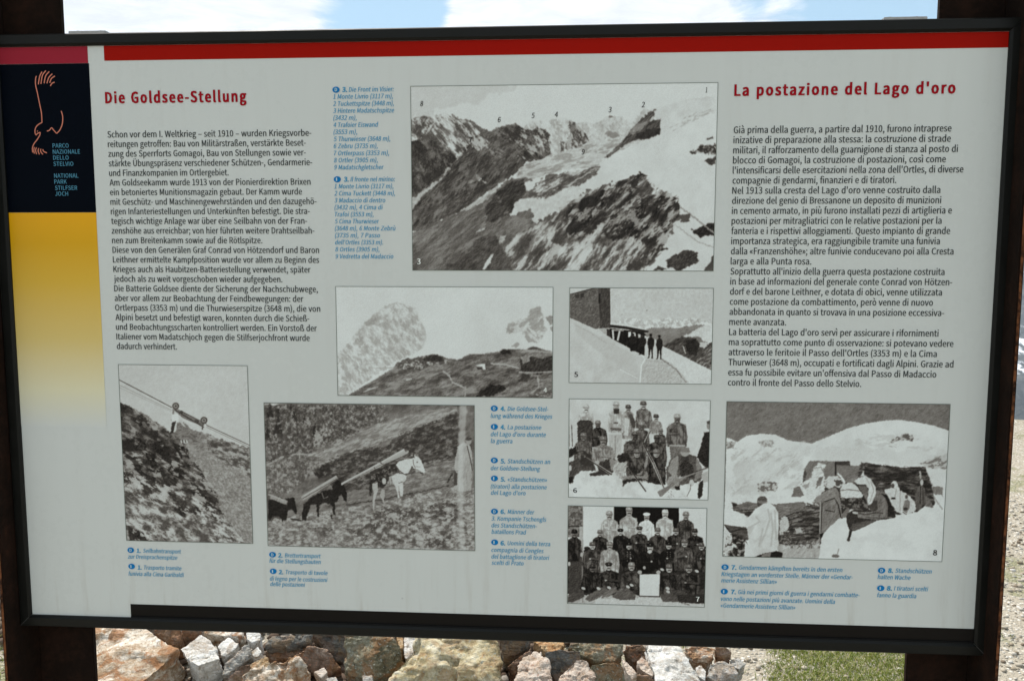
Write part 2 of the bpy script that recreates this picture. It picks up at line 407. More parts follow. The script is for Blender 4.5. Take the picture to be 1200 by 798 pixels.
caption('I', '5.', (579.4, 560.3), (586.8, 591.8), ('«Standschützen»', 595, 563.8, 641), [('(tiratori) alla postazione', 575.3, 571.9, 640.7), ("del Lago d'oro", 575.4, 579.3, 616)])
caption('D', '6.', (579.5, 599), (586.8, 591.8), ('Männer der', 594.9, 601.7, 626.3), [('3. Kompanie Tschengls', 576, 609.5, 640.2), ('des Standschützen-', 576, 617.5, 629.1), ('bataillons Prad', 576.1, 625, 616.6)])
caption('I', '6.', (579.7, 635), (586.8, 591.8), ('Uomini della terza', 594.9, 638.4, 644.7), [('compagnia di Cengles', 576, 646.2, 637), ('del battaglione di tiratori', 576, 654, 643.7), ('scelti di Prato', 576.1, 661.2, 613.6)])
caption('D', '1.', (153.4, 644.2), (160.5, 164.8), ('Seilbahntransport', 168, 647.2, 212.3), [('zur Dreisprachenspitze', 150, 654, 208)])
caption('I', '1.', (154.5, 663.2), (161.8, 166), ('Trasporto tramite', 169, 666.8, 212.7), [('funivia alla Cima Garibaldi', 151, 674, 215.7)])
caption('D', '2.', (319.5, 649.5), (326.3, 331), ('Brettertransport', 334, 652.6, 376), [('für die Stellungsbauten', 316, 659, 375.9)])
caption('I', '2.', (320.3, 668.9), (327, 331.8), ('Trasporto di tavole', 335, 672.2, 383.9), [('di legno per le costruzioni', 316.5, 679.7, 383.9), ('delle postazioni', 317, 686.1, 357.6)])
caption('D', '7.', (849.6, 664.1), (857.3, 862.6), ('Gendarmen kämpften bereits in den ersten', 866, 666.9, 987), [('Kriegstagen an vorderster Stelle. Männer der «Gendar-', 845.3, 674.5, 999.3), ('merie Assistenz Sillian»', 845.2, 682, 910.2)])
caption('I', '7.', (848.7, 692.6), (856.8, 862), ('Già nei primi giorni di guerra i gendarmi combatte-', 864.8, 695.5, 1007.3), [('vano nelle postazioni più avanzate. Uomini della', 844.7, 703.4, 978.3), ('«Gendarmerie Assistenz Sillian»', 844.5, 711.3, 931.8)])
caption('D', '8.', (1033, 668), (1040.7, 1046), ('Standschützen', 1049, 670.6, 1091.5), [('halten Wache', 1028.3, 678, 1066.7)])
caption('I', '8.', (1032, 688.7), (1039.3, 1044.8), ('I tiratori scelti', 1047.5, 691.3, 1087.5), [('fanno la guardia', 1027.8, 699.2, 1073.5)])

E3 = lambda x, y: (20 + x / 3.99, 60 + y / 3.99)
text_part('emblem_lettering', [(s, *bp(x0, y), bp(x1, y)[0] - bp(x0, y)[0], .003, 0) for s, x0, y, x1 in [
 ('PARCO', 62.1, 173.5, 80.9), ('NAZIONALE', 62.3, 180.6, 94.2), ('DELLO', 62.8, 187.6, 80.9), ('STELVIO', 63.1, 194.8, 86.4),
 ('NATIONAL', 63.9, 208.6, 92.2), ('PARK', 64.1, 215.6, 78.6), ('STILFSER', 64.9, 222.9, 90.9), ('JOCH', 65.1, 229.7, 80.2)]], 4.9 * MM, M['pale_blue'])
# eagle drawn in copper outline
def smooth_line(pts, n=6):
    out = []
    for i in range(len(pts) - 1):
        p0, p1, p2, p3 = pts[max(i - 1, 0)], pts[i], pts[i + 1], pts[min(i + 2, len(pts) - 1)]
        for k in range(n):
            t = k / n
            out.append(tuple(.5 * (2 * b + (c - a) * t + (2 * a - 5 * b + 4 * c - d) * t * t + (3 * b - a - 3 * c + d) * t ** 3) for a, b, c, d in zip(p0, p1, p2, p3)))
    return out + [pts[-1]]
bm = bmesh.new(); _k = 0
for st in [[(92,118),(88,130),(88,160),(97,200),(107,250),(115,290),(118,335)], [(118,335),(100,345),(88,360),(85,380),(90,393),(97,386),(110,381)],
           [(110,381),(107,395),(95,415),(80,435),(73,455),(75,475)], [(118,98),(107,120),(101,157)], [(136,93),(120,115),(113,155)], [(152,97),(135,118),(128,152)],
           [(166,108),(150,125),(141,152)], [(178,118),(162,130),(154,150)], [(177,147),(165,152),(157,165)], [(82,450),(80,465),(82,480)], [(92,452),(88,465),(93,483)],
           [(103,455),(100,468),(106,484)], [(113,458),(112,470),(122,484)], [(122,460),(126,470),(141,477)], [(208,281),(215,310),(212,345),(200,372),(186,386)],
           [(186,386),(172,370),(163,360),(152,372),(141,375)], [(95,374),(98,377)]]:
    q = [bp(*E3(*p)) for p in smooth_line(st)]; w = .60 * MM; y = FACE - .0006 - .00001 * _k; _k += 1; pv = None
    for i, (x, z) in enumerate(q):
        a = q[max(i - 1, 0)]; b_ = q[min(i + 1, len(q) - 1)]; dx, dz = b_[0] - a[0], b_[1] - a[1]; l = math.hypot(dx, dz) or 1
        nx, nz = -dz / l * w, dx / l * w
        v = (bm.verts.new((x + nx, y, z + nz)), bm.verts.new((x - nx, y, z - nz)))
        if pv: bm.faces.new((pv[0], v[0], v[1], pv[1]))
        pv = v
bmobj('eagle_emblem', bm, M['copper'], board)


# ------------------------------------------------------------------ the eight black-and-white photographs (printed pictures)
_rs = np.random.RandomState
_TAB = [_rs(900 + i).rand(256, 256) for i in range(16)]
def vnoise(X, Y, seed):
    x0 = np.floor(X).astype(int); y0 = np.floor(Y).astype(int); fx = X - x0; fy = Y - y0
    fx = fx * fx * (3 - 2 * fx); fy = fy * fy * (3 - 2 * fy)
    T = _TAB[seed % 16]; x0 = x0 + seed * 37; y0 = y0 + seed * 101
    a = T[y0 & 255, x0 & 255]; b = T[y0 & 255, (x0 + 1) & 255]; c = T[(y0 + 1) & 255, x0 & 255]; d = T[(y0 + 1) & 255, (x0 + 1) & 255]
    return (a * (1 - fx) + b * fx) * (1 - fy) + (c * (1 - fx) + d * fx) * fy

class Photo:
    """canvas for one print: all coordinates are given in px of the enlarged view with origin (ox,oy) and scale s"""
    def __init__(s, corners, ox, oy, sc, res=2.4, seed=1):
        s.ox, s.oy, s.sc = ox, oy, sc
        q = [bp(*c) for c in corners]
        s.x0 = (q[0][0] + q[3][0]) / 2; s.x1 = (q[1][0] + q[2][0]) / 2; s.z0 = (q[0][1] + q[1][1]) / 2; s.z1 = (q[2][1] + q[3][1]) / 2
        s.W = int((s.x1 - s.x0) / MM * res); s.H = int((s.z0 - s.z1) / MM * res)
        s.lift = 0; s.res = res; s.k = res / sc                       # view px -> canvas px
        s.img = np.full((s.H, s.W), 180.0); s.Y, s.X = np.mgrid[0:s.H, 0:s.W].astype(float)
        s.seed = seed * 100; s.warp = {}
    def view(s, ox, oy, sc):
        s.ox, s.oy, s.sc = ox, oy, sc; s.k = s.res / sc
    def dapple(s, pts, scale, light, dark, lo=.36, hi=.64, ang=0, an=1.0, a=.8, rough=6, soft=3):
        """ragged light and dark flecks of several sizes inside a polygon"""
        mk = s.mask(pts, rough, soft)
        if mk is None: return
        sl, m = mk; n = s.nz(scale, ang, an, oct=6, rough=.68, sl=sl) + s.relief(scale * .5, ang, an, sl=sl) * .10
        w1 = np.clip((n - hi) * 7, 0, 1); w0 = np.clip((lo - n) * 7, 0, 1)
        if light is not None: s.put((sl, m * w1), light, a)
        if dark is not None: s.put((sl, m * w0), dark + s.lift, a * .9)
    def T(s, pts):
        out = []
        for p in pts:
            x, z = bp(s.ox + p[0] / s.sc, s.oy + p[1] / s.sc)
            out.append(((x - s.x0) / (s.x1 - s.x0) * s.W, (s.z0 - z) / (s.z0 - s.z1) * s.H))
        return np.array(out)
    def nz(s, scale, ang=0.0, an=1.0, oct=4, rough=.55, sl=None):
        """fractal noise 0..1; scale in view px, an = stretch along the direction ang (degrees, down to the right)"""
        oct = oct + 1; s.seed += 1; X, Y = (s.X, s.Y) if sl is None else (s.X[sl], s.Y[sl])
        c, d = math.cos(math.radians(ang)), math.sin(math.radians(ang)); f = 1 / (scale * s.k)
        u = (X * c + Y * d) * f / an + 31.7; v = (-X * d + Y * c) * f + 11.3; t = 0; a = 1; n = 0
        for i in range(oct):
            t = t + a * vnoise(u * 2 ** i, v * 2 ** i, s.seed * 7 + i); n += a; a *= rough
        t = t / n
        return np.clip((t - .5) * 1.9 + .5, 0, 1)
    def relief(s, scale, ang=0.0, an=1.0, sl=None):
        """rough surface lit from the upper left, -1..1"""
        h = s.nz(scale, ang, an, oct=5, rough=.66, sl=sl)
        if min(h.shape) < 3: return h * 0
        gy, gx = np.gradient(h); v = -(gx * .8 + gy); v = v / (v.std() * 2.2 + 1e-6)
        return np.clip(v, -1, 1) * .7 + (h - .5) * .9
    def mask(s, pts, rough=0.0, soft=1.0):
        P = s.T(pts); r = rough * s.k; pad = int(r + 3)
        xa, ya = np.maximum(np.floor(P.min(0)).astype(int) - pad, 0); xb, yb = np.ceil(P.max(0)).astype(int) + pad
        xb = min(xb, s.W); yb = min(yb, s.H)
        if xb <= xa or yb <= ya: return None
        sl = (slice(ya, yb), slice(xa, xb)); X = s.X[sl] + .5; Y = s.Y[sl] + .5
        if rough:
            X = X + (s.nz(rough * 2.2, sl=sl) - .5) * 2 * r; Y = Y + (s.nz(rough * 2.2, sl=sl) - .5) * 2 * r
        m = np.zeros(X.shape, bool); n = len(P)
        for i in range(n):
            (x1, y1), (x2, y2) = P[i], P[(i + 1) % n]
            if y1 == y2: continue
            c = ((y1 > Y) != (y2 > Y)) & (X < (x2 - x1) * (Y - y1) / (y2 - y1) + x1); m ^= c
        m = m.astype(float)
        for _ in range(int(soft)):
            m[1:-1, 1:-1] = (m[1:-1, 1:-1] * 2 + m[:-2, 1:-1] + m[2:, 1:-1] + m[1:-1, :-2] + m[1:-1, 2:]) / 6
        return sl, m
    def put(s, msk, val, a=1.0):
        if msk is None: return
        sl, m = msk; m = m * a; s.img[sl] = s.img[sl] * (1 - m) + val * m
    def poly(s, pts, t, rough=0.0, tex=0.0, scale=10, ang=0, an=1, soft=1, a=1.0, t2=None, thr=None, grad=0.0):
        """fill; tex = amplitude of tonal texture, or t2/thr = second tone above a noise threshold"""
        mk = s.mask(pts, rough, soft)
        if mk is None: return
        sl, m = mk; n = s.nz(scale, ang, an, sl=sl) if (tex or t2 is not None) else .5
        rl = s.relief(scale * .8, ang, an, sl=sl) if tex >= 12 else None
        if t2 is not None:
            w = np.clip((n - thr) * 9 + .5, 0, 1); v = t + (t2 - t) * w
            if tex: v = v + (rl * tex * 1.3 if rl is not None else (s.nz(scale * .35, ang, an, sl=sl) - .5) * 2 * tex)
        else: v = t + (rl * tex * 1.35 if rl is not None else (n - .5) * 2 * tex)
        if grad:
            yy = s.Y[sl]; v = v + grad * ((yy - yy.min()) / max(1, yy.max() - yy.min()) - .5)
        s.put((sl, m), v, a)
    def ell(s, cx, cy, rx, ry, t, ang=0, **k):
        c, d = math.cos(math.radians(ang)), math.sin(math.radians(ang))
        s.poly([(cx + rx * math.cos(u) * c - ry * math.sin(u) * d, cy + rx * math.cos(u) * d + ry * math.sin(u) * c) for u in [i * math.pi / 9 for i in range(18)]], t, **k)
    def line(s, pts, w, t, **k):
        pts = [np.array(p, float) for p in pts]
        L, R = [], []
        for i, p in enumerate(pts):
            d = pts[min(i + 1, len(pts) - 1)] - pts[max(i - 1, 0)]; d = d / (np.linalg.norm(d) or 1); nn = np.array((-d[1], d[0]))
            ww = w[i] if isinstance(w, (list, tuple)) else w
            L.append(p + nn * ww / 2); R.append(p - nn * ww / 2)
        s.poly(L + R[::-1], t, **k)
    def strokes(s, pts, n, ln, w, ang, t, spread=12, jit=25, seed=0, a=.5):
        n = int(n * .75)
        """many short strokes inside a polygon"""
        r = random.Random(seed + s.seed); P = np.array(pts, float); lo, hi = P.min(0), P.max(0); k = 0
        for _ in range(n * 6):
            if k >= n: break
            x, y = r.uniform(lo[0], hi[0]), r.uniform(lo[1], hi[1]); ins = False
            for i in range(len(P)):
                (x1, y1), (x2, y2) = P[i], P[(i + 1) % len(P)]
                if (y1 > y) != (y2 > y) and x < (x2 - x1) * (y - y1) / (y2 - y1) + x1: ins = not ins
            if not ins: continue
            k += 1; A = math.radians(ang + r.uniform(-spread, spread)); l = ln * r.uniform(.4, 1.3); tt = t + r.uniform(-jit, jit)
            dx, dy = math.cos(A) * l / 2, math.sin(A) * l / 2; ww = w * r.uniform(.5, 1.3); b = r.uniform(-.2, .2) * l
            s.poly([(x - dx, y - dy), (x + dy * ww / l, y - dx * ww / l + b * .3), (x + dx, y + dy), (x - dy * ww / l, y + dx * ww / l)], tt, a=a)
    # a man seen from the front: cap, face, shoulders; u = head height in view px
    def bust(s, x, y, u, coat, body=2.6, cap=None, face=150, hw=None, must=True, capk='kepi', tex=16, lean=0, buttons=0):
        cap = coat - 10 if cap is None else cap; hw = hw or u * 1.2
        sh = y + u * .48; r = random.Random(int(x * 7 + y * 13)); A, B_ = r.uniform(-.09, .09) * u, r.uniform(-.09, .09) * u; lean += r.uniform(-.08, .08) * u
        bx_ = x; face = face + r.uniform(-14, 10)
        s.poly([(x - u * .25, y + u * .3), (x + u * .25, y + u * .3), (x + u * .34, sh), (x + hw * .66 + lean, sh + u * .16 + A), (x + hw * .95 + lean, sh + u * .42 + A), (x + hw * 1.12 + lean, y + u * (body + .48) * .6), (x + hw * .98 + lean, y + u * body),
                (x - hw * .98 + lean, y + u * body), (x - hw * 1.12 + lean, y + u * (body + .48) * .6), (x - hw * .95 + lean, sh + u * .42 + B_), (x - hw * .66 + lean, sh + u * .16 + B_), (x - u * .34, sh)], coat, rough=2.4, tex=tex, scale=u * .3, an=1.8, ang=80)
        s.dapple([(x - hw * .9, sh + u * .2), (x + hw * .9, sh + u * .2), (x + hw, y + u * body), (x - hw, y + u * body)], u * .55, min(185, coat + 38), max(14, coat - 38), .44, .56, 70, 1.6, a=.75, rough=3)
        s.strokes([(x - hw, sh + u * .5), (x + hw, sh + u * .5), (x + hw, y + u * body), (x - hw, y + u * body)], 8, u * .5, u * .12, 75, max(14, coat - 28), spread=30, jit=12, a=.5)
        s.strokes([(x - hw, sh + u * .3), (x + hw * .6, sh + u * .3), (x + hw * .4, y + u * body), (x - hw, y + u * body)], 8, u * .4, u * .1, 95, coat + 22, spread=35, jit=10, a=.4)
        for q in (-1, 1): s.line([(x + q * hw * .70 + lean, sh + u * .7), (x + q * hw * .62 + lean, y + u * body)], u * .11, max(8, coat - 38), a=.7)
        s.line([(x, sh + u * .1), (x + lean, y + u * body)], u * .07, max(8, coat - 30), a=.7)
        if coat > 100:
            for q in (-1, 1): s.poly([(x + q * hw * .2, y + u * 1.05), (x + q * hw * .55, y + u * 1.05), (x + q * hw * .55, y + u * 1.4), (x + q * hw * .2, y + u * 1.4)], coat - 24, a=.7)
        else: s.line([(x - hw * .6, sh + u * .3), (x - hw * .1, sh + u * .15)], u * .12, coat + 28, a=.55, soft=2)
        for i in range(buttons):
            for q in (-1, 1): s.ell(x + q * u * .2, y + u * (.85 + .28 * i), u * .055, u * .055, 150)
        if r.random() < .6 and body > 2.4:                  # a forearm laid across the body, with its hand
            q = r.choice((-1, 1)); ey, hx = y + u * 1.75, x - q * hw * r.uniform(.0, .35)
            s.line([(x + q * hw * .92 + lean, sh + u * .6), (x + q * hw * .85 + lean, ey), (hx, ey - u * r.uniform(-.1, .35))], [u * .34, u * .32, u * .2], min(180, coat + 12), rough=2, tex=14)
            s.line([(x + q * hw * .80 + lean, ey + u * .16), (hx, ey + u * .12 - u * .1)], u * .07, max(8, coat - 40)); s.ell(hx, ey - u * .1, u * .13, u * .1, face)
        x = x + r.uniform(-.07, .07) * u; y = y + r.uniform(-.05, .04) * u
        s.poly([(x - u * .3, y + u * .42), (x, y + u * .62), (x + u * .3, y + u * .42), (x + u * .2, y + u * .3), (x - u * .2, y + u * .3)], max(10, coat - 34))
        s.ell(x, y + u * .07, u * .35, u * .43, face, tex=14, scale=u * .25)
        s.poly([(x + u * .1, y - u * .2), (x + u * .35, y - u * .15), (x + u * .32, y + u * .25), (x + u * .12, y + u * .45)], face - 42, a=.6, soft=2)
        s.poly([(x - u * .26, y - u * .08), (x + u * .27, y - u * .08), (x + u * .2, y + u * .06), (x + u * .05, y), (x - u * .05, y), (x - u * .2, y + u * .06)], face - 62, soft=2, a=.9)
        s.line([(x, y + u * .02), (x + u * .02, y + u * .18)], u * .07, face - 34, a=.7)
        if must: s.line([(x - u * .2, y + u * .27), (x, y + u * .21), (x + u * .2, y + u * .27)], u * .11, 48)
        else: s.line([(x - u * .12, y + u * .29), (x + u * .12, y + u * .29)], u * .07, face - 60)
        if capk == 'kepi':
            s.poly([(x - u * .41, y - u * .08), (x - u * .37, y - u * .44), (x - u * .12, y - u * .53), (x + u * .3, y - u * .48), (x + u * .40, y - u * .08)], cap, rough=1.6, tex=14, scale=u * .3)
            s.line([(x - u * .40, y - u * .10), (x, y - u * .03), (x + u * .40, y - u * .10)], u * .12, max(8, cap - 48))
            s.ell(x, y - u * .32, u * .07, u * .07, min(185, cap + 48)); s.line([(x + u * .12, y - u * .44), (x + u * .34, y - u * .2)], u * .14, max(8, cap - 26), a=.6)
        elif capk == 'peak':
            s.ell(x, y - u * .32, u * .46, u * .2, cap); s.line([(x - u * .36, y - u * .13), (x + u * .36, y - u * .13)], u * .15, max(6, cap - 25)); s.ell(x, y - u * .30, u * .06, u * .06, 150)
        elif capk == 'beret': s.ell(x, y - u * .3, u * .48, u * .22, cap)
    def finish(s, name, label, contrast=1.0, tint=(1.0, 1.0, .972), grain=4.5, vign=0, fade=None):
        r = _rs(s.seed + 5); im = s.img.copy()
        for _ in range(3):                               # the print is a little soft
            q = im.copy(); q[1:-1, 1:-1] = (im[1:-1, 1:-1] * 2 + im[:-2, 1:-1] + im[2:, 1:-1] + im[1:-1, :-2] + im[1:-1, 2:]) / 6; im = q
        mid = np.clip(1 - abs(im - 95) / 110, 0, 1)
        im = im + s.relief(7 / s.k * 2) * 12 * mid + s.relief(30 / s.k * 2) * 9 * mid + r.randn(s.H, s.W) * grain + (s.nz(260, oct=3) - .5) * 8
        im = np.clip((im - 118) * contrast * 1.08 + 118, 12, 198)
        # sepia: dark inks are warm, light ones cool like the paper
        w = (im / 190.0)[..., None]
        warm = np.array((1.09, .99, .91)); cool = np.array((.975, 1.0, .99))
        rgb = np.clip(im[..., None] * (warm * (1 - np.clip(w, 0, 1)) + cool * np.clip(w, 0, 1)), 0, 255)
        A = np.clip(lin(rgb) * ALB, 0, .85)
        px = np.ones((s.H, s.W, 4), np.float32); px[..., :3] = A[::-1]
        img = bpy.data.images.new(name + '_print', s.W, s.H, float_buffer=True); img.colorspace_settings.name = 'Non-Color'
        img.pixels.foreach_set(px.ravel()); img.update(); img.pack()
        def bd(g, b):
            t = g.n('ShaderNodeTexImage'); t.image = img; t.extension = 'EXTEND'
            uv = g.n('ShaderNodeUVMap'); uv.uv_map = 'UVMap'; g.nt.links.new(uv.outputs[0], t.inputs[0])
            co = g.n('ShaderNodeTexCoord').outputs['Object']
            g.put(b.inputs['Base Color'], g.mix(g.maprange(g.noise(co, 500, 2), .2, .8, 0, .025), t.outputs[0], tone(120, 118, 112)))
            g.put(b.inputs['Roughness'], g.maprange(g.noise(co, 6, 3), .3, .7, .25, .36)); b.inputs['Specular IOR Level'].default_value = .06
        o = sheet('photograph', s.x0, s.z1, s.x1, s.z0, 1, mat(name, build=bd))
        uvl = o.data.uv_layers.new(name='UVMap')
        for lp, uv in zip(o.data.loops, [(0, 1), (1, 1), (1, 0), (0, 0)]): uvl.data[lp.index].uv = uv
        o['label'] = label
        y = FACE - .0006; e = .55 * MM; x0, x1, z0, z1 = s.x0, s.x1, s.z0, s.z1
        vs = [(x0, y, z0), (x1, y, z0), (x1, y, z1), (x0, y, z1), (x0 + e, y, z0 - e), (x1 - e, y, z0 - e), (x1 - e, y, z1 + e), (x0 + e, y, z1 + e)]
        mesh('photo_border', vs, [(i, (i + 1) % 4, 4 + (i + 1) % 4, 4 + i) for i in range(4)], M['line'], o)
        s.o = o; return o
    def num(s, ch, x, y, cap, m, bold=.03, shear=0.0, w=None):
        """x,y = view px of the lower left corner of the digit"""
        a = bp(s.ox + x / s.sc, s.oy + y / s.sc)
        text_part('photo_number', [(ch, a[0], a[1], w / s.sc * MM if w else None, bold, shear)], cap / s.sc * MM, m, 3, s.o)

# -- 3: glacier panorama
p = Photo([(481.7,100.6),(841,97.7),(836.7,318),(482.7,317)], 475, 92, 3.243, seed=3); p.lift = 12
p.img[:] = 187; p.poly([(0,0),(420,0),(300,110),(0,150)], 172, rough=40, soft=6, a=.7)
p.poly([(20,150),(50,145),(90,148),(125,137),(170,136),(215,155),(250,160),(290,188),(330,205),(330,330),(150,420),(20,480)], 178, rough=4, t2=85, thr=.5, scale=26, ang=48, an=2.6, tex=22)
p.strokes([(50,160),(170,150),(260,190),(230,280),(60,230)], 120, 40, 7, 50, 60)
p.poly([(20,240),(60,228),(100,235),(140,280),(205,300),(130,390),(20,452)], 62, rough=6, tex=30, scale=18, ang=60, an=2)
p.strokes([(20,240),(100,235),(200,300),(130,380),(20,440)], 70, 45, 7, 60, 85); p.strokes([(20,150),(130,150),(100,210),(20,220)], 30, 50, 9, 130, 182)
p.poly([(210,295),(225,300),(130,405),(30,500),(20,500),(20,462),(110,395)], 158, rough=5, tex=18)
p.poly([(440,200),(470,165),(500,165),(530,190),(560,170),(610,148),(640,175),(680,165),(720,175),(780,140),(820,148),(860,170),(880,150),(905,120),(930,118),(950,140),(900,260),(700,300),(520,300)], 176, rough=4, t2=160, thr=.55, scale=14, ang=60, an=2, tex=12)
p.strokes([(450,195),(480,165),(520,185),(560,260),(480,260)], 25, 24, 4, 60, 135); p.strokes([(700,180),(860,165),(850,220),(740,230)], 40, 24, 4, 40, 148)
p.poly([(755,215),(770,200),(800,205),(815,222),(790,228)], 120, rough=4, soft=2); p.poly([(770,150),(780,140),(792,150)], 100, rough=3)
p.poly([(622,165),(632,160),(655,180),(672,195),(700,240),(660,262),(610,272),(605,260),(625,210)], 68, rough=4, t2=150, thr=.66, scale=10, ang=75, an=3, tex=18)
p.poly([(590,240),(605,245),(605,275),(590,280)], 70, rough=3)
p.poly([(480,200),(500,185),(530,192),(548,215),(545,235),(520,245),(500,232)], 60, rough=4, tex=22, scale=10)
mainr = [(25,505),(60,450),(130,395),(190,320),(215,290),(262,225),(285,208),(320,206),(345,190),(370,180),(400,178),(420,174),(445,190),(480,200),(520,240),(550,240),(553,290),(520,305),(460,318),(440,345),(400,372),(330,420),(210,505),(60,575),(25,580)]
p.poly(mainr, 72, rough=4, tex=32, scale=34, ang=-50, an=2.2)
p.strokes([(330,195),(420,180),(520,245),(540,290),(440,310),(380,240)], 110, 38, 5, 38, 120, jit=40); p.strokes([(330,200),(420,180),(540,290),(440,310)], 60, 36, 6, 38, 38)
p.strokes([(200,300),(310,220),(420,330),(330,410),(60,560),(40,500)], 130, 40, 6, -48, 55, jit=22); p.strokes([(220,280),(330,230),(410,330),(320,400),(210,430)], 50, 30, 4, -48, 100)
p.strokes([(300,270),(370,270),(365,300),(310,300)], 14, 30, 6, 30, 150); p.strokes([(500,240),(553,240),(553,295),(515,300)], 26, 30, 6, 75, 172)
for q in ([(270,365),(290,380),(285,392),(268,380)], [(240,392),(265,385),(250,400)], [(292,390),(312,395),(302,405)]): p.poly(q, 165, rough=3)
p.dapple(mainr, 30, 112, 38, .42, .62, -50, 2.2, a=.7); p.dapple([(340,190),(420,180),(545,240),(550,300),(440,320),(400,260)], 16, 176, 34, .40, .64, 40, 3, a=.8)
p.dapple([(20,150),(170,136),(290,188),(330,260),(200,300),(60,235),(20,230)], 18, 188, 60, .45, .56, 48, 2.6); p.dapple([(20,240),(100,235),(205,300),(130,390),(20,452)], 22, 105, 32, .42, .62, 60, 2)
p.dapple([(450,200),(500,165),(620,150),(700,240),(560,300)], 14, 188, 120, .36, .6, 60, 2.2, a=.7)
# glacier and snow
p.poly([(430,345),(470,320),(560,300),(640,268),(700,250),(760,235),(830,230),(870,240),(740,335),(620,345),(470,385),(420,380)], 172, rough=4, t2=140, thr=.6, scale=9, ang=-12, an=4, tex=10)
p.poly([(760,300),(850,262),(930,225),(975,205),(1020,190),(1080,150),(1180,118),(1180,735),(540,735),(470,620),(560,470),(640,380),(720,345)], 186, rough=4, tex=6, scale=60)
p.poly([(930,118),(1080,80),(1180,66),(1180,130),(1085,150),(1010,195),(960,215),(960,165)], 180, rough=3, tex=7, scale=30)
p.strokes([(1000,190),(1080,140),(1160,112),(1175,125),(1090,165),(1020,200)], 60, 26, 4, -25, 130, jit=20)
p.poly([(755,302),(800,262),(840,225),(848,205),(880,175),(910,140),(955,116),(938,150),(925,165),(970,155),(968,212),(930,228),(860,240),(815,268),(775,300)], 70, rough=4, tex=28, scale=14, ang=-45, an=3)
p.poly([(848,205),(885,172),(925,165),(905,190),(860,218)], 120, rough=4, tex=15); p.poly([(880,210),(930,195),(968,190),(968,213),(905,232),(880,232)], 42, rough=4, tex=10)
p.poly([(1085,282),(1120,258),(1180,250),(1180,290),(1150,292),(1130,275),(1090,290)], 55, rough=6, tex=24, scale=9); p.poly([(1130,312),(1180,300),(1180,330),(1155,325)], 60, rough=6, tex=20)
p.line([(1145,232),(1168,226)], 7, 60, rough=2)
# lower left valley flank
p.poly([(25,585),(120,545),(210,505),(270,475),(340,425),(400,380),(480,380),(520,430),(560,500),(520,600),(480,735),(25,735)], 92, rough=5, tex=24, scale=26, ang=-38, an=3.2)
p.strokes([(25,600),(300,470),(480,400),(540,500),(470,735),(25,735)], 260, 60, 6, -38, 78, jit=34)
p.poly([(210,505),(330,425),(360,410),(320,455),(240,500)], 160, rough=4, tex=14, ang=-35, an=3)
p.poly([(305,490),(350,430),(400,390),(450,385),(460,430),(420,480),(400,520),(330,545),(305,540)], 55, rough=6, tex=26, scale=16, ang=-40, an=2)
p.poly([(455,450),(520,380),(600,360),(680,345),(735,335),(740,345),(660,400),(600,425),(520,460)], 98, rough=8, t2=170, thr=.68, scale=16, ang=-28, an=3, tex=20)
p.poly([(618,430),(640,395),(735,345),(725,365),(660,410),(630,440)], 88, rough=6, tex=22); p.strokes([(460,450),(600,365),(735,338),(640,420),(540,455)], 70, 34, 6, -28, 75)
p.poly([(455,395),(500,385),(490,420),(460,430)], 185, rough=4); p.poly([(420,470),(480,455),(560,440),(640,410),(700,420),(600,480),(510,550),(400,520)], 180, rough=8, tex=8)
p.poly([(380,545),(420,510),(480,495),(490,540),(430,600),(385,590)], 100, rough=8, tex=22, ang=-35, an=3)
p.poly([(290,560),(312,520),(300,575),(265,590)], 165, rough=3); p.poly([(360,600),(385,595),(372,625),(355,628)], 160, rough=3)
dark = [(600,560),(615,495),(650,470),(720,440),(820,395),(900,370),(915,372),(890,400),(840,430),(900,440),(1000,445),(1035,455),(1045,520),(1010,570),(985,640),(940,670),(900,600),(830,640),(760,600),(700,600),(620,610)]
low = [(300,735),(420,600),(560,520),(610,480),(700,425),(900,372),(1000,440),(1040,520),(1000,600),(960,680),(900,735)]
p.poly(low, 88, rough=16, t2=170, thr=.56, scale=46, ang=-50, an=4.5, tex=30)
p.poly([(300,735),(420,600),(560,540),(620,620),(560,735)], 92, rough=14, t2=160, thr=.66, scale=30, ang=-52, an=5, tex=24)
p.poly(dark, 46, rough=20, t2=150, thr=.66, scale=26, ang=-40, an=3.5, tex=26)
p.poly([(610,560),(625,495),(700,450),(780,420),(760,480),(720,520),(690,560),(630,600)], 32, rough=14, tex=18, scale=16, ang=-40, an=2)
p.poly([(780,560),(830,500),(950,450),(1030,470),(1040,530),(960,560),(900,610),(860,600)], 34, rough=16, t2=110, thr=.64, tex=20, scale=20, ang=-40, an=2.5)
p.strokes(dark, 80, 34, 5, -40, 40, jit=20); p.strokes(low, 160, 44, 4, -52, 165, jit=20, a=.6); p.strokes(low, 140, 40, 5, -50, 55, jit=20)
p.poly([(690,600),(740,548),(760,545),(720,600),(640,680),(620,690)], 170, rough=8, tex=14); p.poly([(540,600),(600,560),(560,620),(520,640)], 165, rough=9); p.poly([(800,735),(870,660),(900,610),(890,680),(850,735)], 165, rough=10); p.poly([(700,735),(770,650),(800,640),(760,700),(730,735)], 160, rough=9)
p.dapple([(25,590),(210,505),(340,430),(400,520),(560,560),(480,735),(25,735)], 34, 122, 62, .42, .60, -38, 3.4, a=.75)
p.dapple([(455,450),(520,380),(735,335),(660,400),(520,460)], 14, 172, 50, .42, .58, -28, 3); p.dapple(low, 26, 178, 40, .42, .57, -48, 3.6, a=.85); p.dapple(dark, 16, 150, 26, .46, .66, -38, 2.4)
p.dapple([(400,735),(520,600),(600,640),(700,620),(820,660),(960,640),(900,735)], 20, 182, 46, .44, .55, -55, 4)
p.dapple([(1085,282),(1120,258),(1180,250),(1180,290)], 8, 170, 34, .5, .6)
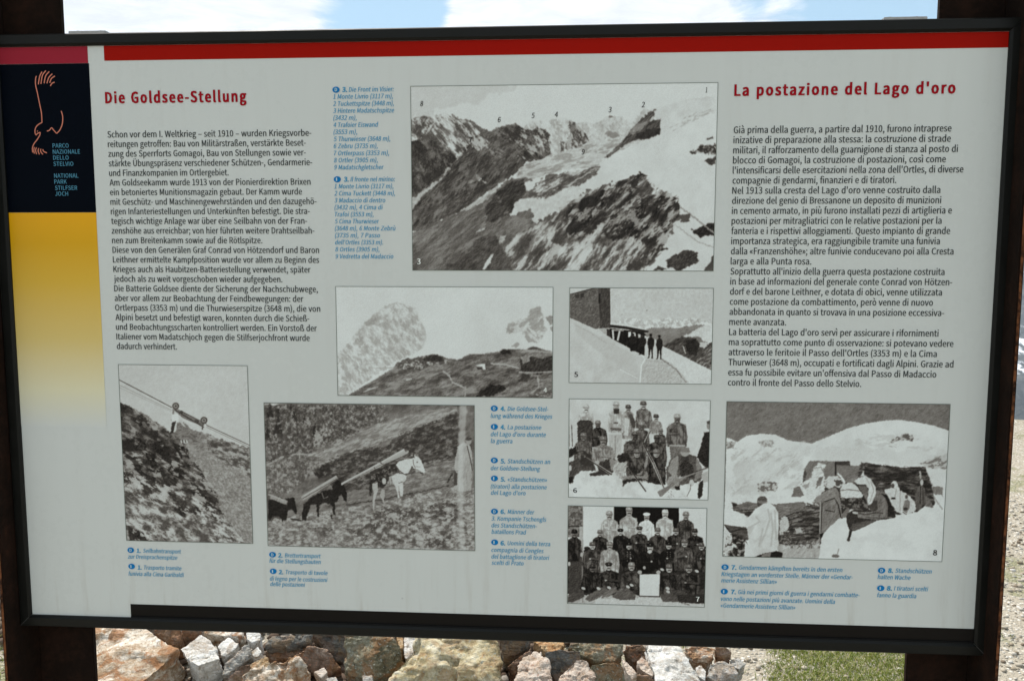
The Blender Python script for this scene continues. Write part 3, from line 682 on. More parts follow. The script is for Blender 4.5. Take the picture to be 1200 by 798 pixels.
p.poly([(180,720),(200,650),(290,600),(350,620),(400,680),(420,735),(180,735)], 64, rough=26, soft=5, a=.85, tex=28, scale=18, ang=-40, an=2); p.poly([(290,728),(310,690),(335,665),(325,700),(300,728)], 178, rough=3)
p.poly([(985,700),(1040,660),(1110,658),(1120,700),(1060,728),(1000,720)], 58, rough=10, tex=22); p.poly([(1090,580),(1130,560),(1175,545),(1175,600),(1120,600)], 40, rough=8, tex=16)
p.poly([(835,725),(870,690),(900,700),(890,728)], 60, rough=8); p.poly([(940,735),(960,715),(1000,728)], 60, rough=5); p.poly([(1130,735),(1175,670),(1175,735)], 70, rough=6)
p.line([(1045,490),(1100,530),(1175,590)], 5, 130, rough=2); p.line([(1030,560),(1110,620),(1180,645)], 4, 150, rough=2); p.poly([(1040,520),(1080,515),(1080,548),(1055,550)], 70, rough=5)
p.finish('panorama_photograph', 'large mountain panorama photograph with handwritten peak numbers', .96)
for ch, x, y in [('8',57,107),('6',352,168),('5',480,152),('4',568,148),('3',772,130),('2',898,111),('1',1141,55),('9',670,290),('7',243,245)]: p.num(ch, x, y, 19, M['dark_num'], .015, .15, w=11 if ch != '1' else 5)
p.num('3', 46, 706, 21, M['white_ink'], .035, w=12)

# -- 4: hill position with white peaks behind
p = Photo([(393.3,335.3),(648.3,336.7),(647.7,466.7),(395.7,463.3)], 388, 330, 4.545, seed=4)
p.img[:] = 184
p.poly([(35,385),(100,320),(140,260),(180,215),(240,165),(290,130),(350,112),(400,125),(450,140),(470,200),(500,250),(512,300),(490,350),(440,385),(350,420),(230,500),(80,610),(30,610)], 174, rough=6, t2=158, thr=.56, scale=22, ang=55, an=1.8, tex=10)
M4 = [(45,385),(130,280),(250,165),(350,115),(450,150),(500,300),(430,380),(330,440),(100,590),(35,600)]
p.strokes(M4, 230, 34, 4, 60, 146, jit=14, spread=35); p.strokes(M4, 120, 30, 5, 40, 186, jit=5, spread=40)
p.poly([(180,215),(240,190),(260,200),(230,232),(185,235)], 142, rough=5, tex=10); p.poly([(110,330),(150,290),(210,320),(220,350),(150,350)], 146, rough=6, tex=10)
p.strokes([(35,400),(110,350),(220,460),(230,500),(80,600),(35,600)], 150, 26, 6, 55, 138, spread=50)
p.dapple(M4, 20, 188, 140, .40, .58, 50, 1.8, a=.8)
R4 = [(930,275),(945,225),(1000,200),(1050,190),(1062,145),(1112,130),(1128,175),(1135,230),(1150,260),(1110,325),(1040,315),(1020,265)]
p.poly(R4, 176, rough=6, t2=142, thr=.5, scale=22, ang=-35, an=2, tex=9); p.strokes(R4, 60, 30, 5, 40, 135, jit=12)
p.poly([(1025,262),(1070,235),(1110,300),(1100,325),(1040,318)], 140, rough=5, t2=176, thr=.62, ang=40, an=3); p.poly([(1060,150),(1110,130),(1125,180),(1090,200),(1055,190)], 140, rough=5, tex=8)
p.poly([(1140,190),(1182,182),(1182,225),(1165,230)], 128, rough=4); p.poly([(1165,245),(1182,240),(1182,272)], 135, rough=3); p.poly([(960,345),(990,322),(1005,335),(990,352)], 140, rough=4)
hill = [(80,612),(200,540),(330,462),(350,432),(380,425),(400,410),(440,412),(480,404),(520,390),(545,387),(590,400),(640,414),(680,416),(740,385),(800,387),(900,372),(915,362),(950,362),(1040,362),(1075,345),(1130,360),(1180,374),(1180,640),(80,640)]
p.poly(hill, 98, rough=3, tex=22, scale=20, ang=-14, an=2.6); p.strokes(hill, 420, 34, 5, -16, 86, jit=26, spread=22); p.strokes(hill, 120, 26, 3, -16, 130, jit=14, spread=30)
p.dapple(hill, 22, 140, 56, .40, .62, -16, 3, a=.7)
p.poly([(345,460),(355,430),(400,412),(470,402),(540,388),(600,402),(630,430),(560,440),(480,470),(420,480)], 78, rough=6, t2=150, thr=.7, scale=12, tex=20)
p.poly([(480,410),(540,388),(590,402),(600,425),(520,425)], 50, rough=5, tex=14); p.strokes([(345,435),(480,430),(490,465),(380,460)], 26, 16, 8, 10, 165); p.strokes([(345,430),(480,425),(490,465),(350,462)], 22, 14, 8, 60, 40)
p.poly([(1000,470),(1020,400),(1090,410),(1182,395),(1182,480),(1100,495),(1020,480)], 52, rough=9, tex=20, scale=14); p.poly([(1010,400),(1060,385),(1062,425),(1020,435)], 125, rough=6, tex=25)
p.poly([(895,372),(915,362),(950,364),(958,385),(905,388)], 45, rough=4); p.poly([(1040,362),(1075,346),(1130,362)], 70, rough=3, tex=14); p.line([(1040,366),(1180,378)], 8, 140, rough=2)
p.poly([(770,612),(800,575),(850,548),(900,548),(935,568),(900,590),(860,612)], 40, rough=8, tex=16, scale=12); p.poly([(990,530),(1020,490),(1060,500),(1040,540)], 60, rough=8)
p.line([(595,475),(630,500),(645,535),(690,555),(722,572)], 9, 148, rough=3); p.line([(850,436),(930,442),(1000,462)], 7, 158, rough=2); p.line([(1000,482),(1080,485),(1182,478)], 6, 150, rough=2); p.line([(715,560),(715,612)], 9, 135, rough=3); p.line([(1100,500),(1108,560),(1060,600)], 8, 140, rough=4)
p.poly([(765,448),(800,438),(820,437),(823,470),(810,470),(805,452)], 186); p.poly([(775,455),(803,455),(803,468),(780,468)], 60)
p.line([(170,590),(205,572),(252,560)], [3, 11, 3], 160, rough=1); p.line([(398,525),(430,517)], 7, 165, rough=1); p.line([(240,460),(330,458)], 3, 130)
p.strokes([(1040,600),(1182,560),(1182,612),(1040,612)], 40, 14, 6, 30, 150, jit=40)
p.finish('hill_position_photograph', 'pale photograph of a hill position below white peaks', 1.0)
p.num('4', 1132, 588, 24, M['white_ink'], .035, w=17)

# -- 5: hut and four men on a snow path
p = Photo([(667.7,337),(836,337.7),(834,450.3),(666.3,448.7)], 662, 332, 6.54, seed=5, res=3)
p.img[:] = 172; p.img += (p.nz(14) - .5) * 12
p.poly([(345,300),(420,285),(520,262),(600,285),(700,280),(790,262),(880,285),(980,262),(1060,290),(1140,300),(1140,400),(345,400)], 165, rough=6, t2=190, thr=.5, scale=24, ang=30, tex=12)
p.strokes([(360,290),(1125,275),(1125,320),(360,330)], 90, 34, 6, 25, 128, spread=50, jit=15)
p.poly([(600,350),(700,335),(840,345),(900,335),(1000,318),(1060,318),(1125,340),(1125,470),(640,520)], 112, rough=8, tex=10, scale=60, grad=-16)
p.poly([(900,410),(960,380),(1050,330),(1125,312),(1135,312),(1135,480),(1060,440),(1030,410)], 180, rough=5, tex=10)
p.poly([(750,480),(820,445),(900,408),(1000,420),(1035,470),(1135,450),(1135,690),(760,520)], 74, rough=7, tex=26, scale=18, ang=-40, an=2.5); p.poly([(920,440),(1000,422),(1030,480),(1000,560),(940,540)], 48, rough=8, tex=12)
p.strokes([(1000,600),(1125,460),(1125,660)], 60, 50, 8, -38, 150, jit=25); p.strokes([(820,460),(1000,560),(950,580)], 40, 30, 5, -20, 105); p.poly([(1035,450),(1110,455),(1070,495),(1030,490)], 170, rough=5); p.line([(905,480),(925,540)], 8, 165, rough=3)
p.poly([(730,470),(1135,672),(1135,790),(560,790),(560,560)], 180, rough=3, tex=6)
p.poly([(600,575),(750,575),(820,620),(900,700),(960,775),(560,775),(570,640)], 160, rough=8, tex=15, scale=14); p.strokes([(620,590),(800,600),(930,770),(600,770)], 110, 18, 4, 50, 132, spread=60); p.line([(740,580),(850,660),(930,760)], 9, 118, rough=5)
p.poly([(38,30),(260,30),(38,90)], 176); p.poly([(38,88),(215,40),(300,30),(345,30),(350,345),(230,350),(38,270)], 88, rough=2, tex=18, scale=16); p.poly([(255,30),(345,30),(350,345),(270,345)], 62, tex=16, scale=14, an=2, ang=90)
p.line([(38,86),(215,40),(240,32)], 6, 35); p.poly([(80,88),(110,80),(110,112),(80,115)], 60); p.poly([(118,80),(145,74),(145,108),(118,110)], 58); p.poly([(258,80),(272,80),(270,155),(258,155)], 35, rough=2); p.strokes([(60,180),(140,180),(130,235),(60,235)], 20, 22, 6, 30, 120); p.strokes([(200,60),(250,60),(250,140),(200,130)], 14, 26, 7, 70, 118)
p.poly([(250,345),(350,345),(350,400),(320,400)], 150, rough=4, tex=12); p.poly([(320,350),(355,355),(360,420),(322,400)], 52)
p.poly([(345,345),(600,372),(640,420),(600,550),(540,525),(350,420)], 30, rough=2, tex=8); p.poly([(345,315),(470,328),(642,364),(640,374),(600,380),(470,352),(345,338)], 40, rough=1); p.poly([(350,300),(500,322),(600,345),(640,362),(470,330),(345,316)], 180)
p.line([(366,355),(372,430)], 14, 178); p.line([(420,365),(404,440)], 15, 176); p.line([(360,358),(450,362)], 9, 150); p.poly([(486,372),(508,372),(508,414),(484,412)], 186); p.poly([(516,374),(540,378),(545,420),(528,400)], 176); p.poly([(560,388),(582,392),(580,420),(562,418)], 165)
p.poly([(38,262),(230,350),(350,420),(480,488),(590,548),(612,580),(585,630),(576,700),(580,790),(30,790)], 172, rough=2, tex=5, scale=70, grad=-6); p.poly([(60,300),(300,420),(520,540),(560,640),(560,700),(300,560),(90,380)], 164, rough=10, soft=9, a=.8); p.line([(80,320),(200,380),(320,460)], 4, 140, rough=4, a=.6); p.line([(590,548),(614,580),(586,630),(576,760)], 10, 190, rough=2); p.line([(420,660),(560,730)], 6, 188, rough=3)
p.strokes([(640,480),(730,480),(720,560),(640,560)], 0, 1, 1, 0, 0); p.poly([(610,400),(720,440),(760,500),(740,585),(610,580)], 172, rough=3)
for x, y0, y1, w, dk in ((520,385,520,58,24), (592,388,550,56,26), (658,388,575,50,22), (724,398,582,48,24)):
    h = y1 - y0
    p.ell(x, y0 + h * .07, w * .2, h * .075, dk + 30); p.ell(x, y0 + h * .03, w * .22, h * .04, dk)
    p.poly([(x - w * .15, y0 + h * .13), (x + w * .2, y0 + h * .13), (x + w * .5, y0 + h * .22), (x + w * .56, y0 + h * .42), (x + w * .36, y0 + h * .56), (x + w * .34, y0 + h * .62), (x - w * .36, y0 + h * .62), (x - w * .4, y0 + h * .5), (x - w * .55, y0 + h * .4), (x - w * .44, y0 + h * .2)], dk + 10, rough=3, tex=12)
    if y1 > 530:
        p.poly([(x - w * .34, y0 + h * .58), (x - w * .02, y0 + h * .6), (x - w * .22, y0 + h * .98), (x - w * .5, y0 + h), (x - w * .36, y0 + h * .94)], dk, rough=2)
        p.poly([(x + w * .02, y0 + h * .6), (x + w * .34, y0 + h * .58), (x + w * .3, y0 + h * .98), (x + w * .45, y0 + h), (x + w * .08, y0 + h), (x + w * .14, y0 + h * .9)], dk, rough=2)
    else: p.poly([(x - w * .4, y0 + h * .6), (x + w * .38, y0 + h * .6), (x + w * .3, y0 + h), (x - w * .3, y0 + h)], dk + 4, rough=3)
p.ell(628, 208, 4, 5, 90); p.ell(437, 238, 2.5, 3, 100)
p.finish('snow_path_photograph', 'photograph of four men beside a hut on snow', 1.05)
p.num('5', 72, 716, 38, M['dark_num'], .03, w=27)

# -- 6: group of soldiers with rifles
p = Photo([(667,467.3),(833.3,468.7),(829.3,585.3),(665.7,583)], 662, 463, 6.335, seed=6, res=3)
p.img[:] = 176; p.img += (p.nz(80, oct=3) - .5) * 10
p.poly([(20,560),(300,560),(700,640),(1080,600),(1080,790),(20,790)], 182, rough=10, tex=10, scale=40); p.strokes([(40,600),(700,650),(1060,740),(700,760),(40,740)], 60, 20, 4, 5, 160, spread=40)
p.line([(50,220),(56,380)], 5, 60); p.line([(30,230),(34,380)], 4, 90)
p.bust(158, 95, 60, 158, body=3.0, face=172, cap=165, hw=56); p.poly([(92,205),(110,185),(190,185),(210,210),(205,340),(95,350)], 60, rough=4, tex=18)
p.bust(468, 95, 52, 125, body=4.4, face=140, cap=80, hw=42); p.poly([(470,140),(500,140),(525,200),(520,245),(500,240)], 70, rough=3); p.poly([(440,160),(480,180),(470,300),(440,300)], 172, rough=4, tex=12)
p.bust(381, 80, 62, 165, body=3.2, face=158, cap=160, hw=56, must=False); p.poly([(360,100),(403,100),(403,138),(362,138)], 55, rough=2, tex=10); p.poly([(360,200),(398,200),(395,212),(362,212)], 90, rough=3); p.poly([(335,240),(420,245),(415,265),(338,262)], 90, rough=3, tex=20)
p.poly([(325,290),(425,290),(412,470),(380,470),(374,340),(368,470),(335,440)], 160, rough=3, tex=12, ang=90, an=3, scale=14); p.line([(374,300),(372,460)], 6, 110)
p.bust(582, 72, 60, 96, body=2.9, face=155, cap=90, hw=56, tex=24)
p.bust(674, 165, 50, 130, body=2.4, face=140, cap=72, hw=45); p.bust(712, 270, 44, 60, body=3.2, face=130, cap=110, hw=38)
p.bust(832, 170, 66, 84, body=3.2, face=90, cap=150, hw=72, tex=18); p.poly([(775,370),(895,370),(880,480),(860,500),(790,490)], 95, rough=4, tex=20); p.line([(775,372),(890,375)], 12, 140, rough=2)
p.poly([(1035,275),(1075,270),(1075,540),(1030,530),(978,460),(1000,400),(1020,330)], 42, rough=5, tex=14); p.ell(1066, 225, 14, 30, 120); p.poly([(1052,195),(1080,185),(1080,215),(1056,214)], 70)
p.bust(246, 215, 56, 48, body=3.0, face=118, cap=120, hw=62); p.bust(566, 225, 58, 82, body=3.0, face=95, cap=125, hw=58, tex=25)
p.bust(142, 310, 58, 80, body=3.6, face=120, cap=110, hw=64, tex=20); p.bust(524, 300, 60, 78, body=3.6, face=70, cap=95, hw=80, tex=28); p.bust(684, 320, 58, 62, body=3.6, face=90, cap=80, hw=66, tex=22)
p.bust(281, 340, 66, 118, body=2.6, face=140, cap=110, hw=78, tex=20)
p.poly([(28,500),(90,470),(200,480),(230,560),(120,560),(70,600),(60,650),(28,650)], 66, rough=6, tex=18); p.poly([(120,440),(190,470),(215,520),(150,530),(110,500)], 52, rough=5); p.ell(38, 540, 12, 22, 160); p.poly([(28,400),(80,380),(90,430),(28,470)], 40, rough=6, tex=12); p.poly([(28,610),(60,600),(62,640),(40,655),(28,650)], 34, rough=3)
p.poly([(230,505),(330,470),(385,480),(380,540),(345,590),(190,600),(185,580),(250,560)], 58, rough=5, tex=16); p.poly([(330,470),(385,480),(382,545),(340,560)], 125, rough=5, tex=18); p.ell(238, 500, 18, 16, 150)
p.poly([(380,470),(470,500),(460,560),(430,620),(390,600),(350,560)], 150, rough=8, tex=30, scale=14)
p.poly([(390,440),(460,430),(500,470),(440,500),(395,500)], 45, rough=6, tex=14)
p.bust(535, 430, 66, 66, body=2.9, face=146, cap=105, hw=72, tex=26, must=False); p.bust(676, 430, 64, 50, body=3.4, face=140, cap=112, hw=66, tex=20, must=False)
p.poly([(425,600),(520,590),(580,600),(610,560),(620,640),(500,640),(440,650),(430,680),(425,640)], 118, rough=6, tex=24); p.poly([(430,630),(520,615),(630,630),(620,600),(700,620),(750,600),(745,660),(690,665),(600,630),(500,640),(450,650),(432,680)], 42, rough=5, tex=14)
p.poly([(560,595),(612,520),(615,480),(600,470),(585,560),(530,585)], 125, rough=4, tex=14)
p.poly([(750,560),(780,480),(830,440),(900,430),(970,450),(1010,520),(1025,610),(1000,640),(900,660),(800,680),(755,650)], 78, rough=5, tex=22); p.poly([(765,560),(790,480),(838,445),(845,520),(830,600),(880,625),(860,640),(790,590)], 128, rough=4, tex=14); p.poly([(975,460),(1010,520),(1020,600),(960,640),(975,560)], 115, rough=4, tex=14)
p.ell(890, 470, 30, 34, 62); p.ell(890, 425, 32, 30, 140); p.poly([(858,420),(865,385),(920,388),(930,425)], 105, rough=2); p.ell(940, 650, 18, 26, 165); p.ell(865, 610, 20, 14, 160); p.poly([(850,520),(890,480),(950,520),(960,620),(860,600)], 52, rough=6, tex=24)
p.poly([(755,640),(800,580),(850,640),(850,690),(830,700),(770,690)], 130, rough=5, tex=20); p.poly([(990,660),(1030,620),(1020,740),(1000,770),(985,760)], 42, rough=4); p.poly([(1010,590),(1068,550),(1065,640),(1030,650)], 150, rough=5); p.line([(905,750),(930,700),(935,660)], 4, 70)
p.poly([(810,680),(850,670),(855,700),(830,705)], 40, rough=3)
def rifle(a, b, c, wa, wb, st=None):
    p.line([a, b], [wa, wb], 148); p.line([(a[0] + 3, a[1] + 4), (b[0] + 3, b[1] + 4)], wb * .35, 40)
rifle((145,455), (345,585), 0, 8, 20); rifle((465,525), (600,712), 0, 8, 13); p.line([(470,528), (600,712)], 6, 40)
rifle((575,350), (655,500), 0, 9, 20); rifle((655,500), (735,690), 0, 22, 12); rifle((632,260), (590,350), 0, 8, 12); p.line([(430,285), (465,330)], 7, 150)
p.line([(1070,535), (900,600), (790,660)], [9, 14, 24], 120); p.line([(1070,530), (900,594)], 4, 35); p.poly([(800,640), (815,660), (720,750), (705,752), (685,715), (770,670)], 105, tex=16)
p.strokes([(750,720),(800,700),(810,760),(770,765)], 12, 20, 4, 60, 70)
p.finish('rifle_group_photograph', 'photograph of a group of soldiers sitting with rifles', 1.06)
p.num('6', 62, 722, 36, M['dark_num'], .03, w=27)

# -- 7: company portrait around a blank board
p = Photo([(665.7,592.3),(828.7,594.7),(825.7,711.3),(664.3,706.7)], 660, 588, 6.333, seed=7, res=3)
p.img[:] = 182
p.poly([(30,28),(145,28),(145,260),(30,260)], 118, t2=80, thr=.5, scale=20, tex=20); p.line([(30,110),(145,110)], 4, 60); p.line([(30,180),(145,180)], 9, 45); p.line([(88,110),(88,180)], 4, 70); p.poly([(120,180),(145,180),(145,440),(120,440)], 150, tex=10); p.line([(146,28),(146,460)], 3, 110)
p.poly([(376,20),(858,20),(860,300),(376,300)], 14); p.line([(866,28),(866,180)], 7, 195); p.line([(376,20),(376,150)], 4, 130)
p.poly([(30,690),(1080,690),(1080,790),(30,790)], 150, tex=16, scale=24); p.poly([(240,715),(700,705),(900,745),(1060,760),(1060,790),(240,790)], 168, rough=6, tex=8)
p.poly([(160,330),(1060,330),(1060,690),(120,690)], 40, rough=6, tex=12)
for x, y, u, co, k in [(346,95,64,150,{}),(488,72,66,148,{'face':158}),(620,110,58,196,{'cap':196,'face':150,'capk':'beret'}),(756,88,64,168,{'cap':178,'face':165}),(910,105,62,66,{'cap':125})]:
    p.bust(x, y, u, co, body=3.0, hw=u * 1.0, **({'face':160} | k))
for x, y, u, co, k in [(272,235,52,44,{'cap':110}),(428,222,52,32,{'face':165,'capk':'peak','cap':28}),(564,210,56,50,{'capk':'peak','cap':60}),(700,220,56,54,{'cap':105}),(832,220,54,46,{'cap':95}),(978,225,54,40,{'cap':60})]:
    p.bust(x, y, u, co, body=3.2, hw=u * 1.12, **({'face':155} | k))
p.bust(84, 235, 60, 44, body=7.4, hw=56, cap=32, face=110); p.poly([(38,440),(130,440),(140,600),(110,660),(40,690)], 62, rough=4, tex=14); p.ell(44,458,10,16,165); p.ell(140,390,14,18,150); p.line([(146,400),(140,600),(145,745)], 9, 120)
for x, y, u, co, k in [(215,325,58,64,{'cap':90}),(345,325,60,138,{'cap':120}),(487,325,56,26,{'capk':'peak','cap':20,'buttons':5,'face':165}),(784,325,56,28,{'capk':'peak','cap':20,'buttons':4,'face':165}),(898,305,60,72,{'cap':100}),(1030,328,56,50,{'cap':90})]:
    p.bust(x, y, u, co, body=3.4, hw=u * 1.12, **({'face':160} | k))
p.bust(642, 335, 64, 20, body=3.1, hw=84, capk='peak', cap=16, face=168, tex=6); p.ell(602, 486, 11, 13, 150); p.poly([(622,370),(642,385),(662,370),(655,360),(628,360)], 165)
for x, y, u, co, k in [(215,490,60,32,{'cap':60,'face':110}),(340,478,62,42,{'capk':'peak','cap':44,'face':150}),(510,480,64,60,{'cap':130,'face':160}),(790,495,64,54,{'cap':100,'face':155}),(932,492,64,50,{'cap':90,'face':145})]:
    p.bust(x, y, u, co, body=3.0, hw=u * 1.3, **k)
for q, t in [([(30,745),(38,690),(110,640),(150,655),(160,700),(80,740)], 70), ([(160,720),(200,680),(290,630),(330,650),(280,700),(200,740)], 84), ([(280,715),(310,660),(390,630),(405,660),(340,700)], 95), ([(360,700),(420,640),(480,640),(540,690),(535,725),(420,725)], 80),
             ([(715,690),(790,670),(860,690),(880,740),(740,740)], 76), ([(800,650),(870,650),(960,700),(940,745),(880,740),(820,690)], 66), ([(1010,650),(1050,640),(1048,750),(970,740)], 58)]:
    p.poly(q, t, rough=4, tex=14, scale=18, ang=-30, an=2)
p.poly([(840,690),(1060,680),(1060,750),(960,752),(860,742)], 46, rough=4, tex=12)
for x, y in [(150,640),(262,640),(340,634),(480,628),(508,616),(775,640),(778,664),(992,512),(734,500)]: p.ell(x, y, 16, 10, 165, ang=25)
p.poly([(562,532),(722,528),(718,705),(560,700)], 42); p.poly([(568,536),(718,533),(712,698),(566,694)], 180, tex=3, scale=40)
p.ell(568, 520, 17, 15, 150); p.ell(706, 520, 17, 14, 150); p.line([(860,740),(940,765)], 5, 80, rough=4)
p.finish('company_photograph', 'photograph of uniformed men lined up around a blank white board', 1.05)
p.num('7', 985, 735, 36, M['white_ink'], .03, w=24)

# -- 8: guards at a snowed-in stone shelter
p = Photo([(852,469.7),(1114.3,473.7),(1103.3,657.3),(846,652.3)], 842, 464, 4.029, seed=8, res=2.8)
p.img[:] = 104; p.img += (p.nz(12) - .5) * 14
p.poly([(38,195),(90,215),(130,188),(200,177),(270,182),(325,208),(440,224),(520,190),(600,155),(700,128),(780,116),(850,112),(950,125),(1020,140),(1090,165),(1090,790),(20,790)], 184, rough=2, tex=5, scale=60)
p.poly([(60,300),(420,240),(400,300),(200,470),(60,470)], 172, rough=30, soft=9, tex=9, scale=40, ang=-40, an=3, a=.8); p.poly([(470,240),(800,250),(1080,250),(1080,330),(700,320),(440,300)], 176, rough=30, soft=9, a=.8); p.dapple([(60,250),(420,240),(380,430),(60,480)], 22, None, 150, .40, .7, -40, 2.5, a=.6, soft=6); p.dapple([(640,180),(1060,180),(1060,260),(640,260)], 22, None, 158, .36, .7, -8, 3, a=.6, soft=6)
p.strokes([(40,210),(420,240),(380,430),(60,480)], 60, 40, 4, -45, 165, jit=8); p.poly([(190,210),(255,205),(262,240),(200,238)], 165, rough=5, t2=130, thr=.55, scale=8); p.poly([(180,420),(215,400),(275,410),(275,445),(190,450)], 165, rough=5, t2=95, thr=.5, scale=9)
p.poly([(38,215),(85,215),(70,245),(38,250)], 150, rough=4, t2=105, thr=.5, scale=10); p.strokes([(80,245),(140,255),(100,285),(60,280)], 14, 18, 4, 10, 135); p.strokes([(300,320),(400,250),(380,300),(310,360)], 16, 34, 4, -38, 140); p.strokes([(180,290),(220,280),(230,310),(185,310)], 8, 14, 5, 0, 130); p.strokes([(60,380),(150,360),(160,470),(60,470)], 20, 18, 4, 30, 150)
p.poly([(800,215),(880,175),(915,185),(920,215),(860,205),(820,222)], 150, rough=5, t2=85, thr=.5, scale=10); p.strokes([(805,232),(845,228),(845,245),(805,245)], 8, 14, 5, 0, 120); p.strokes([(980,232),(1015,232),(1010,250)], 6, 14, 4, -20, 130)
p.poly([(950,320),(1010,290),(1090,270),(1090,345),(1010,340)], 165, rough=5, t2=110, thr=.5, scale=12, ang=-25, an=2); p.poly([(1010,425),(1060,430),(1060,470),(1010,460)], 110, rough=5, tex=14)
wall = [(395,430),(405,345),(430,307),(615,308),(622,330),(660,332),(680,312),(720,318),(770,326),(860,336),(975,335),(1000,400),(1022,505),(1000,540),(830,560),(700,520),(520,470)]
p.poly(wall, 62, rough=3, tex=18, scale=14, ang=2, an=3.5); p.strokes(wall, 260, 30, 5, 2, 52, spread=9, jit=22); p.strokes(wall, 90, 24, 4, 2, 108, spread=9, jit=14)
p.poly([(425,310),(552,310),(552,400),(410,400)], 108, rough=2, tex=10); p.poly([(555,325),(690,335),(680,400),(555,400)], 112, rough=2, tex=10); p.line([(552,308),(552,400)], 8, 50); p.line([(555,330),(670,342)], 7, 50); p.poly([(560,308),(620,308),(622,330),(560,326)], 60, tex=8)
p.poly([(60,505),(180,500),(400,495),(480,500),(485,700),(290,705),(130,560),(75,540)], 74, rough=4, tex=16, scale=16, ang=-8, an=3)
p.strokes([(80,510),(480,505),(485,700),(290,700)], 170, 46, 8, -8, 48, spread=18, jit=18); p.strokes([(80,510),(480,505),(480,700),(290,700)], 80, 40, 6, -12, 122, spread=16, jit=16)
p.poly([(60,480),(200,462),(330,470),(450,488),(430,520),(380,492),(200,505),(90,515)], 184, rough=4, tex=6); p.poly([(285,560),(320,570),(330,640),(290,640)], 160, rough=8, t2=100, thr=.55, scale=10); p.poly([(350,620),(400,620),(405,650),(355,650)], 150, rough=6)
p.poly([(280,700),(480,705),(478,790),(270,790)], 150, rough=8, tex=14, scale=20)
p.dapple(wall, 12, 112, 34, .44, .60, 2, 4, a=.8); p.dapple([(60,505),(480,500),(485,700),(290,705),(130,560)], 16, 125, 38, .42, .58, -8, 3, a=.8)
p.view(845, 570, 8.571)
p.poly([(100,215),(250,150),(360,165),(520,180),(830,150),(850,200),(700,290),(600,330),(560,260),(300,250),(180,245)], 96, rough=6, tex=22, scale=40, ang=0, an=3); p.line([(150,240),(340,232),(560,240)], 9, 44, rough=4)
for q in [(670,340,990,255), (690,375,990,320), (660,440,760,430), (800,400,985,400), (820,450,985,450), (700,500,980,480), (640,300,830,250), (850,520,980,520)]:
    p.line([(q[0], q[1]), ((q[0] + q[2]) / 2, (q[1] + q[3]) / 2 - 12), (q[2], q[3])], 9, 36, rough=5)
p.poly([(600,300),(660,290),(690,380),(640,450),(590,480),(585,380)], 165, rough=14, tex=24); p.poly([(740,420),(800,410),(820,450),(760,470)], 155, rough=8, tex=14); p.poly([(610,500),(700,495),(720,560),(650,590),(600,560)], 110, rough=14, t2=60, thr=.5, tex=14)
p.poly([(600,590),(1000,580),(1000,740),(560,740)], 150, rough=14, tex=16, scale=40); p.dapple([(600,560),(1000,540),(990,620),(620,620)], 24, 178, 60, .4, .56, 90, 1.5)
p.poly([(500,110),(560,140),(830,110),(930,165),(900,180),(830,150),(520,178),(440,150)], 184, rough=5); p.poly([(700,100),(760,5),(800,20),(830,85),(800,105)], 96, rough=5, tex=14); p.line([(780,30),(830,85)], 8, 50); p.line([(860,165),(920,190)], 12, 60, rough=3); p.line([(820,130),(930,180)], 8, 185)
p.poly([(25,225),(110,235),(180,260),(225,320),(245,400),(140,390),(30,385)], 186, rough=4, tex=6); p.poly([(25,380),(150,395),(250,410),(270,450),(300,530),(210,540),(80,455)], 70, rough=5, tex=20, scale=36, ang=20, an=2); p.line([(40,395),(90,455),(180,430),(270,425)], 9, 34, rough=3)
p.poly([(25,420),(70,440),(100,560),(130,600),(60,650),(15,640)], 175, rough=6, tex=12); p.poly([(95,470),(210,500),(265,560),(250,620),(230,700),(60,700),(70,650),(160,600),(120,550)], 44, rough=9, tex=20, scale=20); p.dapple([(60,480),(260,540),(230,700),(20,700)], 26, 150, 24, .42, .60)
p.poly([(240,545),(290,600),(360,705),(250,705),(235,640)], 178, rough=4)
# caped man on the left
p.poly([(330,710),(420,670),(560,645),(620,665),(612,712)], 36, rough=4, tex=10); p.poly([(420,672),(500,655),(495,700),(400,705)], 110, rough=4, tex=12)
p.poly([(380,200),(430,165),(480,160),(540,200),(572,260),(580,400),(572,520),(582,570),(560,620),(500,645),(420,665),(340,705),(310,640),(280,560),(262,420),(240,370),(245,325),(290,290),(340,225)], 178, rough=3, tex=8, scale=60, grad=-20)
for q in [[(470,220),(490,330),(440,480),(400,560)], [(540,230),(545,400),(555,540)], [(350,300),(390,350),(300,400),(265,410)], [(500,260),(520,420),(500,600)], [(420,420),(380,600)]]: p.line(q, 16, 148, soft=5, a=.7)
p.poly([(262,410),(340,395),(300,470),(270,470)], 156, soft=4, a=.7)
p.poly([(366,190),(362,150),(400,150),(440,150),(420,165),(380,205)], 70, rough=3); p.ell(412, 155, 38, 16, 105); p.poly([(362,150),(368,115),(400,95),(440,98),(462,125),(465,155),(400,140)], 78, rough=3, tex=10)
p.view(930, 535, 6.65)
